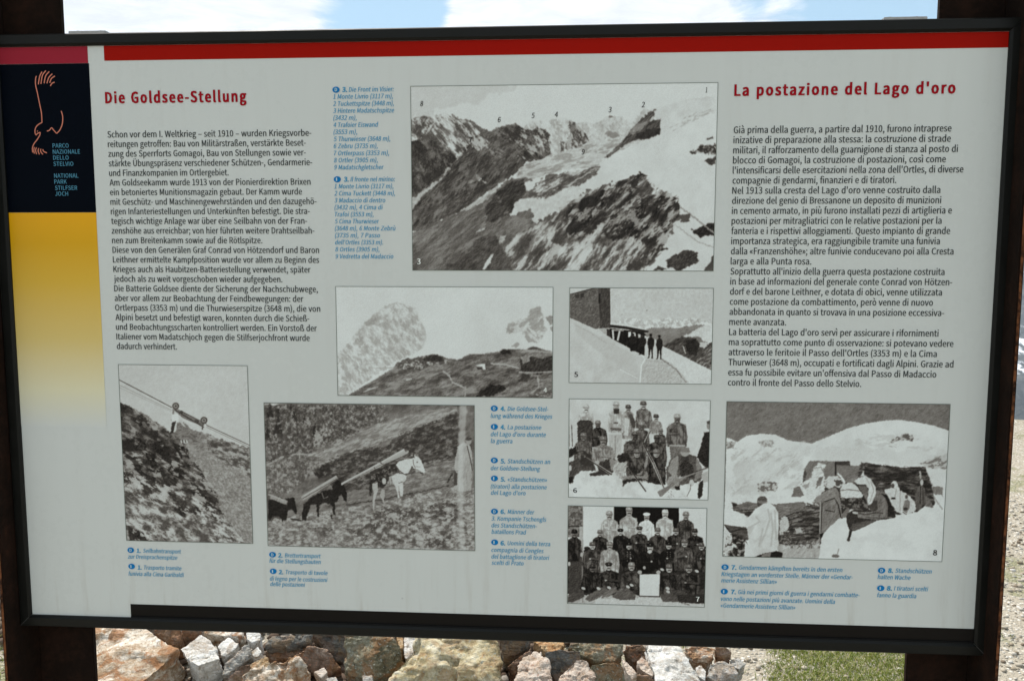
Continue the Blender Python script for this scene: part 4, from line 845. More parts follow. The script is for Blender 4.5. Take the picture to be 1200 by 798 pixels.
# tarpaulins and snowed-up things behind
p.poly([(45,220),(110,170),(90,90),(125,36),(325,38),(325,150),(250,160),(120,250)], 104, rough=3, tex=14); p.poly([(325,38),(430,36),(435,72),(325,62)], 58, tex=10); p.poly([(335,65),(520,72),(500,140),(470,190),(400,200),(330,140)], 104, rough=4, tex=14); p.line([(327,40),(327,140)], 12, 42)
p.poly([(40,225),(140,160),(150,90),(200,45),(250,60),(230,110),(240,160),(250,200),(240,260),(180,330),(120,340),(70,290)], 176, rough=7, tex=14, scale=30); p.poly([(190,165),(228,150),(215,210),(170,250),(180,205)], 100, rough=6); p.poly([(60,230),(110,210),(140,190),(100,250)], 128, rough=5); p.line([(150,90),(215,80),(225,110)], 7, 120, rough=3)
p.poly([(0,240),(45,230),(75,290),(40,310),(0,300)], 96, rough=5, tex=12)
p.poly([(250,180),(270,150),(340,155),(385,180),(405,210),(360,245),(320,230),(290,250),(255,240)], 170, rough=6, tex=14); p.poly([(315,180),(370,180),(385,205),(340,232)], 70, rough=5); p.poly([(232,190),(262,185),(262,240),(238,240)], 110, rough=5, t2=170, thr=.5); p.line([(340,130),(365,150),(400,200)], 14, 186, rough=3)
p.poly([(360,260),(380,220),(440,195),(480,215),(545,300),(530,320),(440,330),(450,365),(430,330),(370,325)], 178, rough=5, tex=12); p.line([(360,262),(430,255),(510,265)], 8, 110, rough=3); p.poly([(520,150),(545,110),(555,150)], 178, rough=3); p.poly([(470,190),(520,120),(525,40),(540,50),(530,130),(500,170)], 66, rough=4); p.poly([(440,170),(500,150),(490,190),(450,195)], 118, rough=4)
p.poly([(350,320),(560,320),(590,420),(450,400),(410,470),(370,480),(350,400)], 46, rough=6, t2=100, thr=.6, scale=16, tex=14); p.poly([(380,440),(410,400),(430,440),(410,475),(380,475)], 100, rough=5, tex=16)
# standing man in a long coat
p.poly([(155,345),(240,275),(290,240),(330,240),(355,280),(365,360),(375,475),(350,480),(290,540),(240,590),(215,630),(205,590),(203,370),(215,345)], 106, rough=3, tex=16, scale=40, ang=85, an=2)
p.poly([(155,345),(180,310),(240,275),(300,245),(330,300),(320,325),(240,345),(200,360)], 116, rough=3, tex=14, scale=30); p.line([(240,350),(318,322),(345,370),(370,475)], 9, 46, rough=2); p.line([(360,340),(375,470)], 6, 120); p.line([(208,350),(204,600)], 7, 150); p.line([(222,360),(212,590)], 7, 56); p.line([(245,415),(320,430)], 7, 48); p.line([(320,430),(322,400)], 3, 70)
p.poly([(205,600),(235,590),(225,620),(210,640)], 34); p.line([(205,630),(190,660),(170,685)], 9, 140, rough=3); p.line([(165,365),(195,380)], 14, 150, rough=3)
# men further back
p.poly([(700,260),(770,240),(830,260),(900,300),(945,350),(950,420),(880,455),(800,430),(740,330)], 176, rough=5, tex=10); p.poly([(755,215),(775,188),(800,190),(815,230),(830,260),(800,330),(760,320),(790,250)], 180, rough=3, tex=10); p.ell(772, 225, 13, 18, 76); p.line([(760,325),(795,322)], 14, 40, rough=3); p.line([(830,265),(828,420)], 5, 130); p.line([(800,250),(790,320)], 5, 130)
p.poly([(850,400),(865,340),(890,330),(905,350),(905,395),(880,440),(850,415)], 112, rough=3, tex=12); p.ell(879, 312, 12, 16, 84); p.ell(872, 405, 18, 12, 60); p.line([(850,430),(880,450)], 5, 60)
p.poly([(950,370),(945,290),(960,240),(990,220),(1020,240),(1030,300),(1030,360),(1000,380),(995,410),(960,420)], 84, rough=4, tex=16, scale=26, ang=88, an=3); p.line([(990,230),(985,370)], 6, 40); p.line([(1005,240),(1010,360)], 5, 46); p.ell(998, 200, 13, 24, 165); p.line([(985,110),(990,175)], 12, 150, rough=3); p.poly([(1030,300),(1060,330),(1090,395),(1020,400)], 96, rough=5, tex=14); p.line([(1080,300),(1160,410)], 12, 130, rough=4, a=.7)
# snow mound
p.poly([(195,800),(210,680),(240,600),(280,545),(340,500),(410,470),(420,540),(470,570),(640,500),(740,470),(800,460),(860,455),(960,430),(1020,385),(1090,395),(1170,430),(1170,800)], 187, rough=4, tex=5, scale=60)
p.poly([(430,620),(620,600),(860,600),(900,680),(700,690),(500,650)], 176, rough=20, soft=12, a=.6); p.poly([(700,690),(900,650),(960,720),(800,760)], 178, rough=20, soft=12, a=.6)
# seated man
p.poly([(410,470),(420,440),(470,410),(560,400),(640,430),(790,460),(790,475),(650,495),(560,540),(480,575),(445,580),(430,560),(412,510)], 50, rough=3, tex=14); p.poly([(440,560),(460,520),(560,500),(645,490),(560,540),(470,575)], 78, rough=3, tex=12); p.line([(445,575),(435,620),(420,655)], [24, 18, 12], 40, rough=2); p.ell(428, 645, 12, 14, 60)
p.poly([(560,330),(600,290),(640,260),(700,270),(740,310),(790,470),(740,475),(640,490),(560,480),(500,475),(495,430),(600,430),(640,400)], 104, rough=3, tex=18, scale=40, ang=70, an=1.8); p.poly([(585,350),(650,340),(655,410),(620,430),(590,410)], 66, rough=5, tex=14)
p.poly([(680,285),(730,300),(770,390),(795,470),(730,470),(735,380),(715,320)], 42, rough=3, tex=8); p.line([(500,440),(560,450),(640,435),(700,440)], 10, 66, rough=3); p.line([(560,470),(690,478)], 5, 60); p.line([(700,320),(720,400),(700,450)], 6, 130, a=.6); p.poly([(455,425),(500,430),(500,445),(465,445)], 165, rough=3); p.line([(450,405),(540,415)], 9, 84, rough=3)
p.poly([(470,190),(500,165),(560,148),(600,170),(640,240),(640,290),(610,360),(580,380),(575,330),(585,250),(560,215),(500,215)], 176, rough=4, tex=12, scale=24, ang=65, an=2.5); p.line([(600,190),(625,260),(595,350)], 6, 128, rough=2); p.line([(560,160),(590,210)], 5, 140); p.poly([(500,222),(560,220),(580,260),(575,310),(545,290),(520,260)], 92, rough=3, tex=14); p.line([(490,222),(565,225)], 7, 48); p.poly([(540,290),(580,300),(570,340),(555,320)], 110, rough=3)
p.ell(325, 772, 30, 13, 92, rough=3); p.line([(340,760),(352,715)], 8, 130)
p.view(842, 464, 4.029)
p.ell(505,108,3,3,150)
p.finish('snow_shelter_photograph', 'photograph of cloaked guards beside a snowed-in stone shelter', 1.04)
p.num('8', 1012, 750, 26, M['dark_num'], .03, w=17)

# -- 1: cable car above a rocky slope
p = Photo([(138,426.7),(290.3,428.3),(296.7,637.3),(148.7,632.7)], 132, 420, 3.594, seed=11, res=3); p.lift = 10
p.img[:] = 172; p.img += (p.nz(14) - .5) * 5
slope = [(28,185),(60,195),(110,222),(150,238),(170,262),(215,285),(240,310),(330,300),(380,312),(420,325),(450,345),(520,362),(600,385),(610,800),(40,800)]
p.poly(slope, 118, rough=5, tex=26, scale=20, ang=32, an=2)
left = [(28,185),(110,222),(170,262),(240,310),(300,350),(330,420),(400,500),(450,590),(470,690),(40,560)]
p.poly(left, 92, rough=6, t2=45, thr=.56, scale=22, ang=28, an=2, tex=20); p.strokes(left, 240, 34, 8, 30, 60, jit=35, spread=25); p.strokes(left, 110, 26, 7, 25, 135, jit=20, spread=30)
p.strokes([(45,480),(300,560),(560,775),(60,765)], 420, 26, 8, 32, 150, jit=35, spread=35); p.strokes([(45,480),(300,560),(560,775),(60,765)], 260, 24, 7, 34, 62, jit=30, spread=30)
scree = [(330,390),(420,420),(520,440),(590,510),(595,775),(560,775),(480,700),(440,590),(380,480)]
p.poly(scree, 124, rough=6, tex=14, scale=8, ang=40, an=2); p.strokes(scree, 150, 10, 5, 38, 142, jit=28)
p.poly([(400,320),(470,345),(575,378),(582,500),(480,450),(400,380)], 92, rough=6, t2=140, thr=.6, scale=14, ang=20, an=2, tex=18); p.strokes([(400,330),(575,390),(582,500),(420,400)], 70, 20, 6, 22, 60, jit=25)
for q in [[(45,350),(100,330),(150,365),(140,385),(60,385)], [(160,360),(210,340),(240,380),(230,430),(180,400)], [(250,350),(295,370),(310,405),(275,410)], [(225,450),(280,445),(310,490),(295,515),(250,490)], [(140,400),(180,400),(185,440),(145,440)],
          [(310,540),(370,560),(440,610),(430,625),(360,600)], [(255,625),(290,620),(315,640),(305,670),(270,650)], [(350,480),(390,490),(400,520),(360,520)], [(60,450),(120,445),(115,470)], [(400,530),(440,560),(440,590)], [(410,640),(465,650),(465,690),(430,680)], [(62,700),(120,730),(170,768),(70,765)]]:
    p.poly(q, 38, rough=7, tex=18, scale=12, ang=30, an=2)
for q in [[(50,390),(130,392),(145,405),(80,415)], [(52,425),(130,425),(120,445),(60,442)], [(60,520),(110,525),(150,550),(90,550)]]: p.poly(q, 148, rough=4, tex=12)
p.poly([(265,340),(240,315),(275,318),(300,350),(340,360),(380,350),(390,320),(340,300),(300,270),(270,270)], 110, rough=4, tex=18); p.strokes([(250,310),(390,320),(380,358),(290,350)], 34, 30, 6, 18, 70)
p.dapple(left, 26, 150, 34, .44, .60, 28, 2.2, a=.85); p.dapple([(45,470),(300,560),(460,650),(560,775),(60,765)], 18, 176, 48, .42, .54, 30, 2.0, a=.85)
p.dapple(scree, 7, 156, 86, .38, .6, 40, 1.5, a=.7, rough=10); p.dapple([(400,325),(575,382),(582,500),(420,400)], 14, 150, 44, .46, .62, 20, 2)
for a, b, w, t in [((28,90),(250,206),3.2,62), ((30,112),(250,218),2,128), ((28,122),(246,222),1.6,138), ((395,280),(580,366),3,75), ((395,288),(580,374),2,110)]: p.line([a, b], w, t)
p.line([(262,212),(300,240),(345,262),(385,280)], [12, 22, 18, 10], 96, tex=14); p.line([(262,216),(385,290)], 4, 50); p.line([(290,222),(395,275)], 3, 60); p.line([(298,258),(350,285),(372,300)], 6, 176); p.poly([(350,255),(365,262),(362,276),(345,268)], 60); p.ell(290,226,7,7,55)
for cx, cy in ((266, 200), (385, 260)):
    p.ell(cx, cy, 15, 15, 70); p.ell(cx, cy, 9, 9, 120); p.ell(cx, cy, 4, 4, 60)
p.line([(380,275),(378,300)], 6, 80); p.line([(256,212),(256,250),(248,262)], 8, 120)
p.poly([(250,235),(275,232),(280,262),(262,270),(248,262)], 186); p.poly([(268,262),(256,310),(244,318),(250,270)], 50, rough=2); p.poly([(275,255),(298,285),(310,290),(290,262)], 165)
for x in (288, 300, 312): p.line([(x, 343), (x + 3, 356)], 5, 178)
p.finish('cableway_photograph', 'upright photograph of a cableway car above a rocky slope', .98)

# -- 2: pack animals carrying planks
p = Photo([(308.7,471),(555.7,475.3),(557.3,645.3),(314.3,639.3)], 303, 465, 4.288, seed=12, res=2.8); p.lift = 14
p.img[:] = 96; p.img += (p.nz(30, -20, 2) - .5) * 60
p.poly([(60,30),(110,32),(75,50)], 178, rough=3); p.poly([(27,30),(60,32),(27,60)], 150, rough=5)
top = [(30,40),(640,40),(560,140),(430,220),(320,270),(200,290),(40,330)]
p.poly(top, 84, rough=8, tex=26, scale=14); p.strokes(top, 260, 16, 9, 80, 55, jit=22, spread=40); p.strokes(top, 110, 12, 6, 10, 128, jit=20, spread=50)
for x, y, h in [(180,95,64),(100,140,90),(60,70,70),(285,165,66),(165,55,50),(45,180,60),(95,60,40),(230,110,40)]: p.poly([(x, y - h * .5), (x + h * .2, y + h * .2), (x + h * .24, y + h * .5), (x - h * .24, y + h * .5), (x - h * .18, y + h * .1)], 38, rough=5, tex=10)
p.poly([(290,170),(340,150),(350,180),(300,240),(275,255),(270,220)], 142, rough=8, tex=18); p.strokes([(540,150),(640,80),(660,100),(570,160)], 30, 16, 9, -30, 165)
band = [(230,300),(330,240),(480,180),(640,120),(850,70),(1000,50),(1000,80),(850,140),(640,220),(480,270),(330,340)]
p.poly(band, 126, rough=9, tex=22, scale=12, ang=-24, an=4); p.strokes(band, 170, 50, 4, -22, 140, jit=26, spread=8)
p.poly([(40,350),(120,300),(200,285),(300,295),(340,330),(250,380),(200,400),(160,470),(40,480)], 100, rough=8, tex=22, scale=16); p.strokes([(45,340),(250,290),(200,400),(45,400)], 36, 14, 10, 20, 150, jit=20); p.line([(45,340),(120,300),(210,285),(310,300)], 7, 145, rough=4)
p.poly([(280,380),(320,330),(480,270),(560,260),(640,250),(720,180),(880,120),(1000,80),(1000,300),(800,360),(560,470),(400,470)], 66, rough=9, tex=24, scale=18, ang=-15, an=2); p.strokes([(300,380),(700,220),(980,110),(980,290),(560,450),(400,460)], 300, 24, 6, -15, 62, jit=28, spread=30)
p.poly([(290,400),(280,380),(330,330),(370,340),(350,380),(310,410)], 40, rough=8, tex=12); p.strokes([(280,330),(400,320),(390,420),(290,420)], 34, 20, 4, 40, 125, jit=20)
p.poly([(840,330),(1000,300),(1000,420),(700,500),(440,540),(300,540),(480,470)], 108, rough=8, tex=18, scale=14, ang=-10, an=3); p.strokes([(840,330),(990,300),(980,440),(560,500)], 120, 36, 4, -8, 125, jit=22, spread=10); p.line([(440,540),(620,515),(840,470),(960,445)], 5, 50, rough=4)
ground = [(45,620),(300,580),(560,540),(760,500),(960,460),(1090,430),(1090,790),(45,790)]
p.poly(ground, 126, rough=8, tex=24, scale=12, ang=-5, an=2); p.strokes(ground, 600, 14, 5, 80, 120, jit=40, spread=60, a=.7)
for q in [[(540,640),(600,580),(720,560),(820,600),(760,640),(600,670)], [(840,570),(960,530),(1020,580),(960,640),(860,620)], [(440,680),(530,670),(520,700),(460,700)], [(820,700),(960,690),(1000,740),(860,730)], [(300,660),(360,650),(350,690),(300,690)]]: p.poly(q, 80, rough=34, t2=50, thr=.5, tex=30, scale=12, soft=6, a=.85); p.strokes(q, 40, 14, 6, 60, 120, jit=50, spread=70)
p.strokes([(60,740),(60,690),(700,740),(700,780)], 80, 30, 4, 5, 165, jit=14); p.strokes([(140,580),(560,560),(560,600),(140,640)], 90, 26, 6, -5, 155, jit=18); p.strokes([(740,500),(1000,450),(980,480),(740,520)], 40, 26, 4, -10, 168)
p.dapple(ground, 12, 172, 60, .42, .60, -5, 1.6, a=.75); p.dapple([(540,640),(720,560),(1020,560),(1080,760),(440,740)], 26, 165, 44, .47, .62, 0, 1.4, a=.8)
p.dapple(top, 14, 150, 36, .44, .64, a=.8); p.dapple(band, 14, 165, 80, .40, .58, -24, 3.5, a=.7)
p.dapple([(290,380),(480,270),(640,250),(880,120),(1000,80),(1000,300),(560,470)], 14, 118, 28, .46, .60, -15, 2, a=.8); p.dapple([(840,330),(1000,300),(1000,420),(440,540)], 12, 150, 66, .42, .58, -10, 3, a=.7); p.dapple([(40,350),(200,285),(340,330),(160,480),(40,480)], 16, 150, 52, .44, .58, a=.8)
# dark animals on the left
p.poly([(48,520),(100,500),(150,520),(150,560),(140,615),(120,625),(105,600),(70,600),(60,618),(48,612)], 28, rough=3, tex=8); p.poly([(130,510),(180,505),(195,580),(185,588),(165,560),(140,575)], 30, rough=3, tex=8); p.line([(60,500),(145,530)], 22, 130, rough=3, tex=12); p.line([(48,488),(130,520)], 7, 150, rough=2)
p.poly([(215,620),(225,540),(270,500),(330,470),(380,460),(410,480),(400,520),(385,530),(384,590),(374,590),(372,545),(330,530),(305,545),(306,600),(295,598),(290,540),(262,540),(250,580),(240,620)], 32, rough=4, tex=12); p.poly([(370,450),(395,410),(430,440),(445,490),(442,530),(430,520),(420,490),(395,500),(375,480)], 28, rough=3, tex=8); p.line([(318,480),(328,510),(350,500)], 4, 120); p.line([(218,510),(395,402)], [22, 20], 150, tex=16); p.line([(218,512),(395,410)], 3, 60); p.line([(230,496),(390,396)], 3, 175)
p.line([(160,610),(215,620)], 9, 50, rough=3); p.line([(365,590),(368,612)], 5, 30)
# white horse
p.view(400, 520, 8.867)
p.poly([(300,340),(350,270),(420,255),(560,200),(600,240),(560,300),(500,330),(490,400),(430,460),(330,440),(310,540),(290,530)], 44, rough=6, tex=22, scale=30); p.poly([(355,300),(420,260),(440,330),(420,400),(360,400)], 34, rough=6, tex=14)
p.dapple([(300,330),(560,200),(560,300),(490,400),(320,420)], 24, 130, 22, .45, .62)
p.poly([(320,410),(375,400),(382,480),(362,540),(345,600),(342,690),(330,690),(328,600),(336,500),(322,460)], 160, rough=4, tex=16); p.poly([(420,470),(450,475),(452,540),(440,580),(460,630),(440,620),(420,570),(400,540)], 150, rough=4, tex=14)
p.ell(445, 385, 22, 34, 165, rough=3); p.ell(487, 400, 9, 14, 150); p.poly([(495,340),(520,335),(515,420),(505,420)], 150, rough=3)
p.poly([(520,340),(570,305),(640,310),(680,330),(676,370),(640,400),(644,470),(640,545),(612,545),(604,470),(596,430),(594,500),(606,560),(590,572),(580,500),(560,440),(540,410)], 178, rough=3, tex=10); p.line([(596,410),(640,390)], 7, 90); p.poly([(585,560),(605,560),(590,610),(576,600)], 120, rough=4)
p.poly([(568,215),(600,180),(660,160),(740,150),(770,120),(800,135),(830,170),(862,250),(872,295),(850,305),(800,265),(750,255),(735,225),(700,300),(660,312),(610,295),(575,250)], 186, rough=3, tex=8)
p.line([(568,225),(600,275),(650,312),(680,322)], 9, 50, rough=2); p.line([(745,160),(752,215),(770,250)], 6, 80); p.line([(770,235),(820,240)], 4, 100); p.ell(788, 188, 8, 6, 60); p.poly([(815,290),(850,300),(852,318),(822,308)], 60, rough=3)
p.poly([(740,140),(748,95),(760,110),(765,145)], 50, rough=2); p.poly([(800,130),(806,96),(818,104),(815,135)], 60, rough=2); p.poly([(756,115),(768,110),(772,140),(760,140)], 170)
p.line([(0,418),(350,240),(660,70)], [20, 34, 46], 158); p.line([(0,412),(350,222),(655,55)], 6, 190); p.line([(0,425),(350,258),(690,92)], 6, 186); p.line([(20,420),(350,250),(680,80)], 5, 66); p.line([(440,200),(700,75)], 16, 150); p.line([(440,212),(720,100)], 4, 60)
p.line([(340,240),(352,262)], 6, 50); p.line([(405,190),(440,220)], 12, 90); p.line([(720,110),(745,125)], 8, 150)
p.view(303, 465, 4.288)
# man on the right and the light streak
p.poly([(985,330),(1000,250),(1030,225),(1060,240),(1075,290),(1080,380),(1070,470),(1010,475),(980,460),(990,400)], 150, rough=3, tex=16, scale=20, ang=88, an=3); p.ell(1056, 222, 14, 18, 140); p.ell(1055, 210, 17, 9, 60); p.line([(1048,245),(1066,320),(1075,370)], 5, 60); p.poly([(985,370),(1002,370),(998,440),(980,450)], 60, rough=3); p.line([(950,430),(975,380)], 7, 40, rough=3); p.line([(992,375),(1000,378)], 9, 150)
p.poly([(1010,40),(1045,40),(1040,200),(1025,330),(1030,600),(1040,780),(1010,780),(1000,500),(1005,250)], 184, rough=6, soft=14, a=.55)
p.poly([(1075,40),(1095,40),(1095,400),(1070,480)], 88, rough=3, a=.5)
p.finish('pack_animals_photograph', 'photograph of a white horse and mules carrying planks', .9)

# ------------------------------------------------------------------ steel posts (web plate + flange reaching forward)
ZG = CAM.z - 1.55                                 # ground level
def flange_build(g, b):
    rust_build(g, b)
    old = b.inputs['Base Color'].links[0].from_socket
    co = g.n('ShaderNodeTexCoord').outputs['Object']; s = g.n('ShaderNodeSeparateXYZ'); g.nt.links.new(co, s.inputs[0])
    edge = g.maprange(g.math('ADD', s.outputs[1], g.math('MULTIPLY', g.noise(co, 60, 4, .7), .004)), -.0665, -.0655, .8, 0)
    g.put(b.inputs['Base Color'], g.mix(edge, old, (.20, .075, .03)))     # light caught by the rim, painted as brighter orange rust
M['rust_flange'] = mat('rusty_steel_painted_lit_rim', (.05, .02, .012), .9, .1, build=flange_build)
def post(side, label):
    root = link('steel_post', None)
    if side > 0:
        inner = (on_y(1103, 24, DEEP + .001).x + on_y(1059.5, 797, DEEP + .001).x) / 2
        outer = (on_y(1187, 532, -.036).x + on_y(1168.5, 797, -.036).x) / 2
    else:
        inner = (on_y(71, 41, DEEP + .001).x + on_y(112.5, 797, DEEP + .001).x) / 2
        outer = (on_y(0.5, 690, -.036).x + on_y(5.5, 797, -.036).x) / 2
    a, b = min(inner, outer), max(inner, outer); z0, z1 = ZG - .35, .32
    root.location = ((a + b) / 2, DEEP, ZG)
    off = Vector(root.location)
    def put(lo, hi, name, bev=.0012):
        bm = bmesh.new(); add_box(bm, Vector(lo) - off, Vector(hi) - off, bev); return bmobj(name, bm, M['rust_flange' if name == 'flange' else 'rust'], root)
    T = .007
    if side > 0:
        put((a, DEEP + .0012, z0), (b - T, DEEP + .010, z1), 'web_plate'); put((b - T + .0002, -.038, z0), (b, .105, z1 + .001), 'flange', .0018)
    else:
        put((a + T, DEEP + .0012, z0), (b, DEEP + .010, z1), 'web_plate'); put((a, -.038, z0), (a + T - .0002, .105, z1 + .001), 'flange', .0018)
    tag(root, label, 'post'); return root
post(-1, 'rusty steel post holding the side of the board with the eagle emblem')
post(1, 'rusty steel post holding the side of the board with the Italian text')

# ------------------------------------------------------------------ ground, rubble bank, valley and mountains
EDGE = at_dist(1195, 497, (ZG - CAM.z) / ray(1195, 497).z).y
def ss(a, b, x):
    t = min(1, max(0, (x - a) / (b - a))); return t * t * (3 - 2 * t)
def fb(x, y, s, o=4):
    return mnoise.fractal(Vector((x * s, y * s, 3.3)), .9, 2.1, o, noise_basis='PERLIN_ORIGINAL')
def bank(x, y):                                     # low heap of excavated stone
    return max(0, -.07 + .34 * (min(y, 3.0) - 1.85)) * ss(1.3, 1.9, y) * (1 - ss(3.0, 5.0, y)) * (1 - ss(.85, 1.35, x)) * ss(-3.4, -2.2, x)
def gh(x, y):
    h = ZG + .02 * fb(x, y, 1.1, 3) + bank(x, y)
    d = y - (EDGE + .25 * fb(x, 9, .6, 2))
    if d > 0: h -= .62 * d * ss(0, 1.0, d) + .1 * fb(x, y, .5)
    return h
def grid(name, xs, ys, f, m):
    vs = [(x, y, f(x, y)) for y in ys for x in xs]; nx = len(xs)
    fs = [(j * nx + i, j * nx + i + 1, (j + 1) * nx + i + 1, (j + 1) * nx + i) for j in range(len(ys) - 1) for i in range(nx - 1)]
    o = mesh(name, vs, fs, m); o.data.polygons.foreach_set('use_smooth', [True] * len(o.data.polygons)); return o
def ground_build(g, b):
    co = g.n('ShaderNodeTexCoord').outputs['Object']
    def vor(sc, feat='F1'):
        v = g.n('ShaderNodeTexVoronoi', feature=feat); g.put(v.inputs[0], co); v.inputs['Scale'].default_value = sc; return v
    v1, v2 = vor(55), vor(120); big = g.noise(co, 1.3, 5, .6); fine = g.noise(co, 300, 3, .6)
    stone = g.ramp(v1.outputs['Color'], [(.0, (.15, .125, .09)), (.35, (.34, .31, .25)), (.7, (.52, .49, .43)), (1, (.70, .68, .63))])
    sand = g.mix(fine, (.20, .17, .125), (.42, .38, .31))
    col = g.mix(g.maprange(v1.outputs['Distance'], .25, .55, 0, 1), stone, sand)
    gr = g.maprange(g.math('ADD', big, g.math('MULTIPLY', g.noise(co, 9, 4, .6), .35)), .70, .80)
    col = g.mix(g.math('MULTIPLY', gr, .55), col, (.13, .14, .045))
    g.put(b.inputs['Base Color'], col); g.put(b.inputs['Roughness'], .95)
    h = g.math('ADD', g.maprange(v1.outputs['Distance'], 0, .6, 1, 0), g.math('MULTIPLY', g.maprange(v2.outputs['Distance'], 0, .6, 1, 0), .4))
    _bump(g, b, h, .9, .008)
M['ground'] = mat('gravel_ground', (.3, .27, .2), .95, .2, build=ground_build)
def frange(a, b, n): return [a + (b - a) * i / n for i in range(n + 1)]
gx = [-60, -30, -15, -8, -5] + frange(-3.5, 4.2, 110) + [5, 6, 8, 12, 20, 40, 60]
gy = [-60, -30, -12, -5, -2] + frange(-.5, 10, 130) + [11, 13, 16, 20, 26, 34, 44]
tag(grid('ground', gx, gy, gh, M['ground']), kind='structure')

HAZE = .00006
def mt(x, y):
    v = -25 - 640 * ss(30, 1000, y) + 200 * ss(1400, 2400, y) + 950 * ss(1900, 5200, y)
    amp = 15 + 420 * ss(500, 3600, y)
    q = Vector((x / 2300 + .25 * mnoise.noise(Vector((x / 900, y / 900, 4.0))), y / 3600, 1.7))
    n = mnoise.ridged_multi_fractal(q, .85, 2.1, 8, 1.0, 2.0) - 1.1
    return v + amp * n * .75 + abs(x) * .02
def mt_build(g, b):
    geo = g.n('ShaderNodeNewGeometry'); co = g.n('ShaderNodeTexCoord').outputs['Object']
    s = g.n('ShaderNodeSeparateXYZ'); g.nt.links.new(geo.outputs['Normal'], s.inputs[0])
    s2 = g.n('ShaderNodeSeparateXYZ'); g.nt.links.new(co, s2.inputs[0])
    n = g.noise(g.mapping(co, scale=(.006, .0022, .0035)), 1, 10, .70, .8); n2 = g.noise(g.mapping(co, scale=(.02, .012, .02)), 1, 8, .7, .5)
    rock = g.ramp(n2, [(.3, (.040, .045, .045)), (.45, (.075, .08, .078)), (.6, (.13, .135, .13)), (.75, (.22, .22, .21))])
    alt = g.maprange(s2.outputs[2], -620, 500, -.045, .10)
    sn = g.maprange(g.math('ADD', g.math('ADD', n, alt), g.math('MULTIPLY', g.math('SUBTRACT', s.outputs[2], .8), .25)), .565, .60)
    g.put(b.inputs['Base Color'], g.mix(sn, rock, (.72, .75, .80))); g.put(b.inputs['Roughness'], .9)
    _bump(g, b, n2, .8, 12)
M['mount'] = mat('alpine_rock_and_snow', (.1, .1, .12), .9, .1, build=mt_build)
tag(grid('mountains', frange(-6000, 7000, 260), [36, 60, 100, 180, 300, 450, 620, 800, 1000, 1200] + frange(1400, 6500, 110), mt, M['mount']), kind='structure')
bm = bmesh.new(); add_box(bm, (-6400, -130, -1150), (7400, 6900, 1350))
hz = bmobj('haze', bm, bpy.data.materials.new('mountain_air')); hm = hz.data.materials[0]; hm.use_nodes = True; hm.node_tree.nodes.clear()
_g = G(hm.node_tree); pv_ = _g.n('ShaderNodeVolumePrincipled'); pv_.inputs['Density'].default_value = HAZE; pv_.inputs['Color'].default_value = (.62, .78, 1, 1); pv_.inputs['Anisotropy'].default_value = .2
hm.node_tree.links.new(pv_.outputs[0], _g.n('ShaderNodeOutputMaterial').inputs['Volume']); tag(hz, kind='stuff')

# ------------------------------------------------------------------ rocks of the bank
def rock_mat(name, c, strata=0.0, speck=None, rust=0.0, sc=1.0):
    def bd(g, b):
        co = g.n('ShaderNodeTexCoord').outputs['Object']; oi = g.n('ShaderNodeObjectInfo')
        sh = g.n('ShaderNodeVectorMath', operation='ADD'); g.put(sh.inputs[0], co); g.put(sh.inputs[1], g.math('MULTIPLY', oi.outputs['Random'], 9.0)); co = sh.outputs[0]
        n = g.noise(co, 9 * sc, 8, .62, .6); f = g.noise(co, 46 * sc, 7, .7, .3); ff = g.noise(co, 220, 4, .7)
        st = g.noise(g.mapping(co, rot=(.5, .35, .2), scale=(4, 10, 60)), 1.2, 6, .65, .5)
        k = g.math('ADD', g.math('MULTIPLY', n, .4), g.math('ADD', g.math('MULTIPLY', f, .35), g.math('MULTIPLY', st if strata else ff, .25)))
        col = g.ramp(k, [(.38, c[0]), (.465, c[1]), (.535, c[2]), (.62, c[3])])
        if rust: col = g.mix(g.math('MULTIPLY', g.maprange(g.noise(co, 12 * sc, 8, .72, .8), .48, .58), min(1, rust * 1.5)), col, (.32, .14, .05))
        if speck: col = g.mix(g.math('MULTIPLY', g.maprange(g.noise(co, 90, 4, .65), .58, .66), .8), col, speck)
        col = g.mix(g.math('MULTIPLY', g.maprange(g.noise(co, 11, 7, .7, 1.2), .50, .62), .55), col, (.24, .155, .08))
        col = g.mix(g.math('MULTIPLY', g.maprange(g.noise(co, 100, 6, .75, .6), .55, .66), .7), col, (.055, .04, .028))
        g.put(b.inputs['Base Color'], col); g.put(b.inputs['Roughness'], .9)
        h = g.math('ADD', g.math('MULTIPLY', f, .7), g.math('ADD', g.math('MULTIPLY', ff, .35), g.math('MULTIPLY', st, .8 if strata else .2)))
        _bump(g, b, h, 1.0, .012)
    return mat(name, c[1], .9, .25, build=bd)
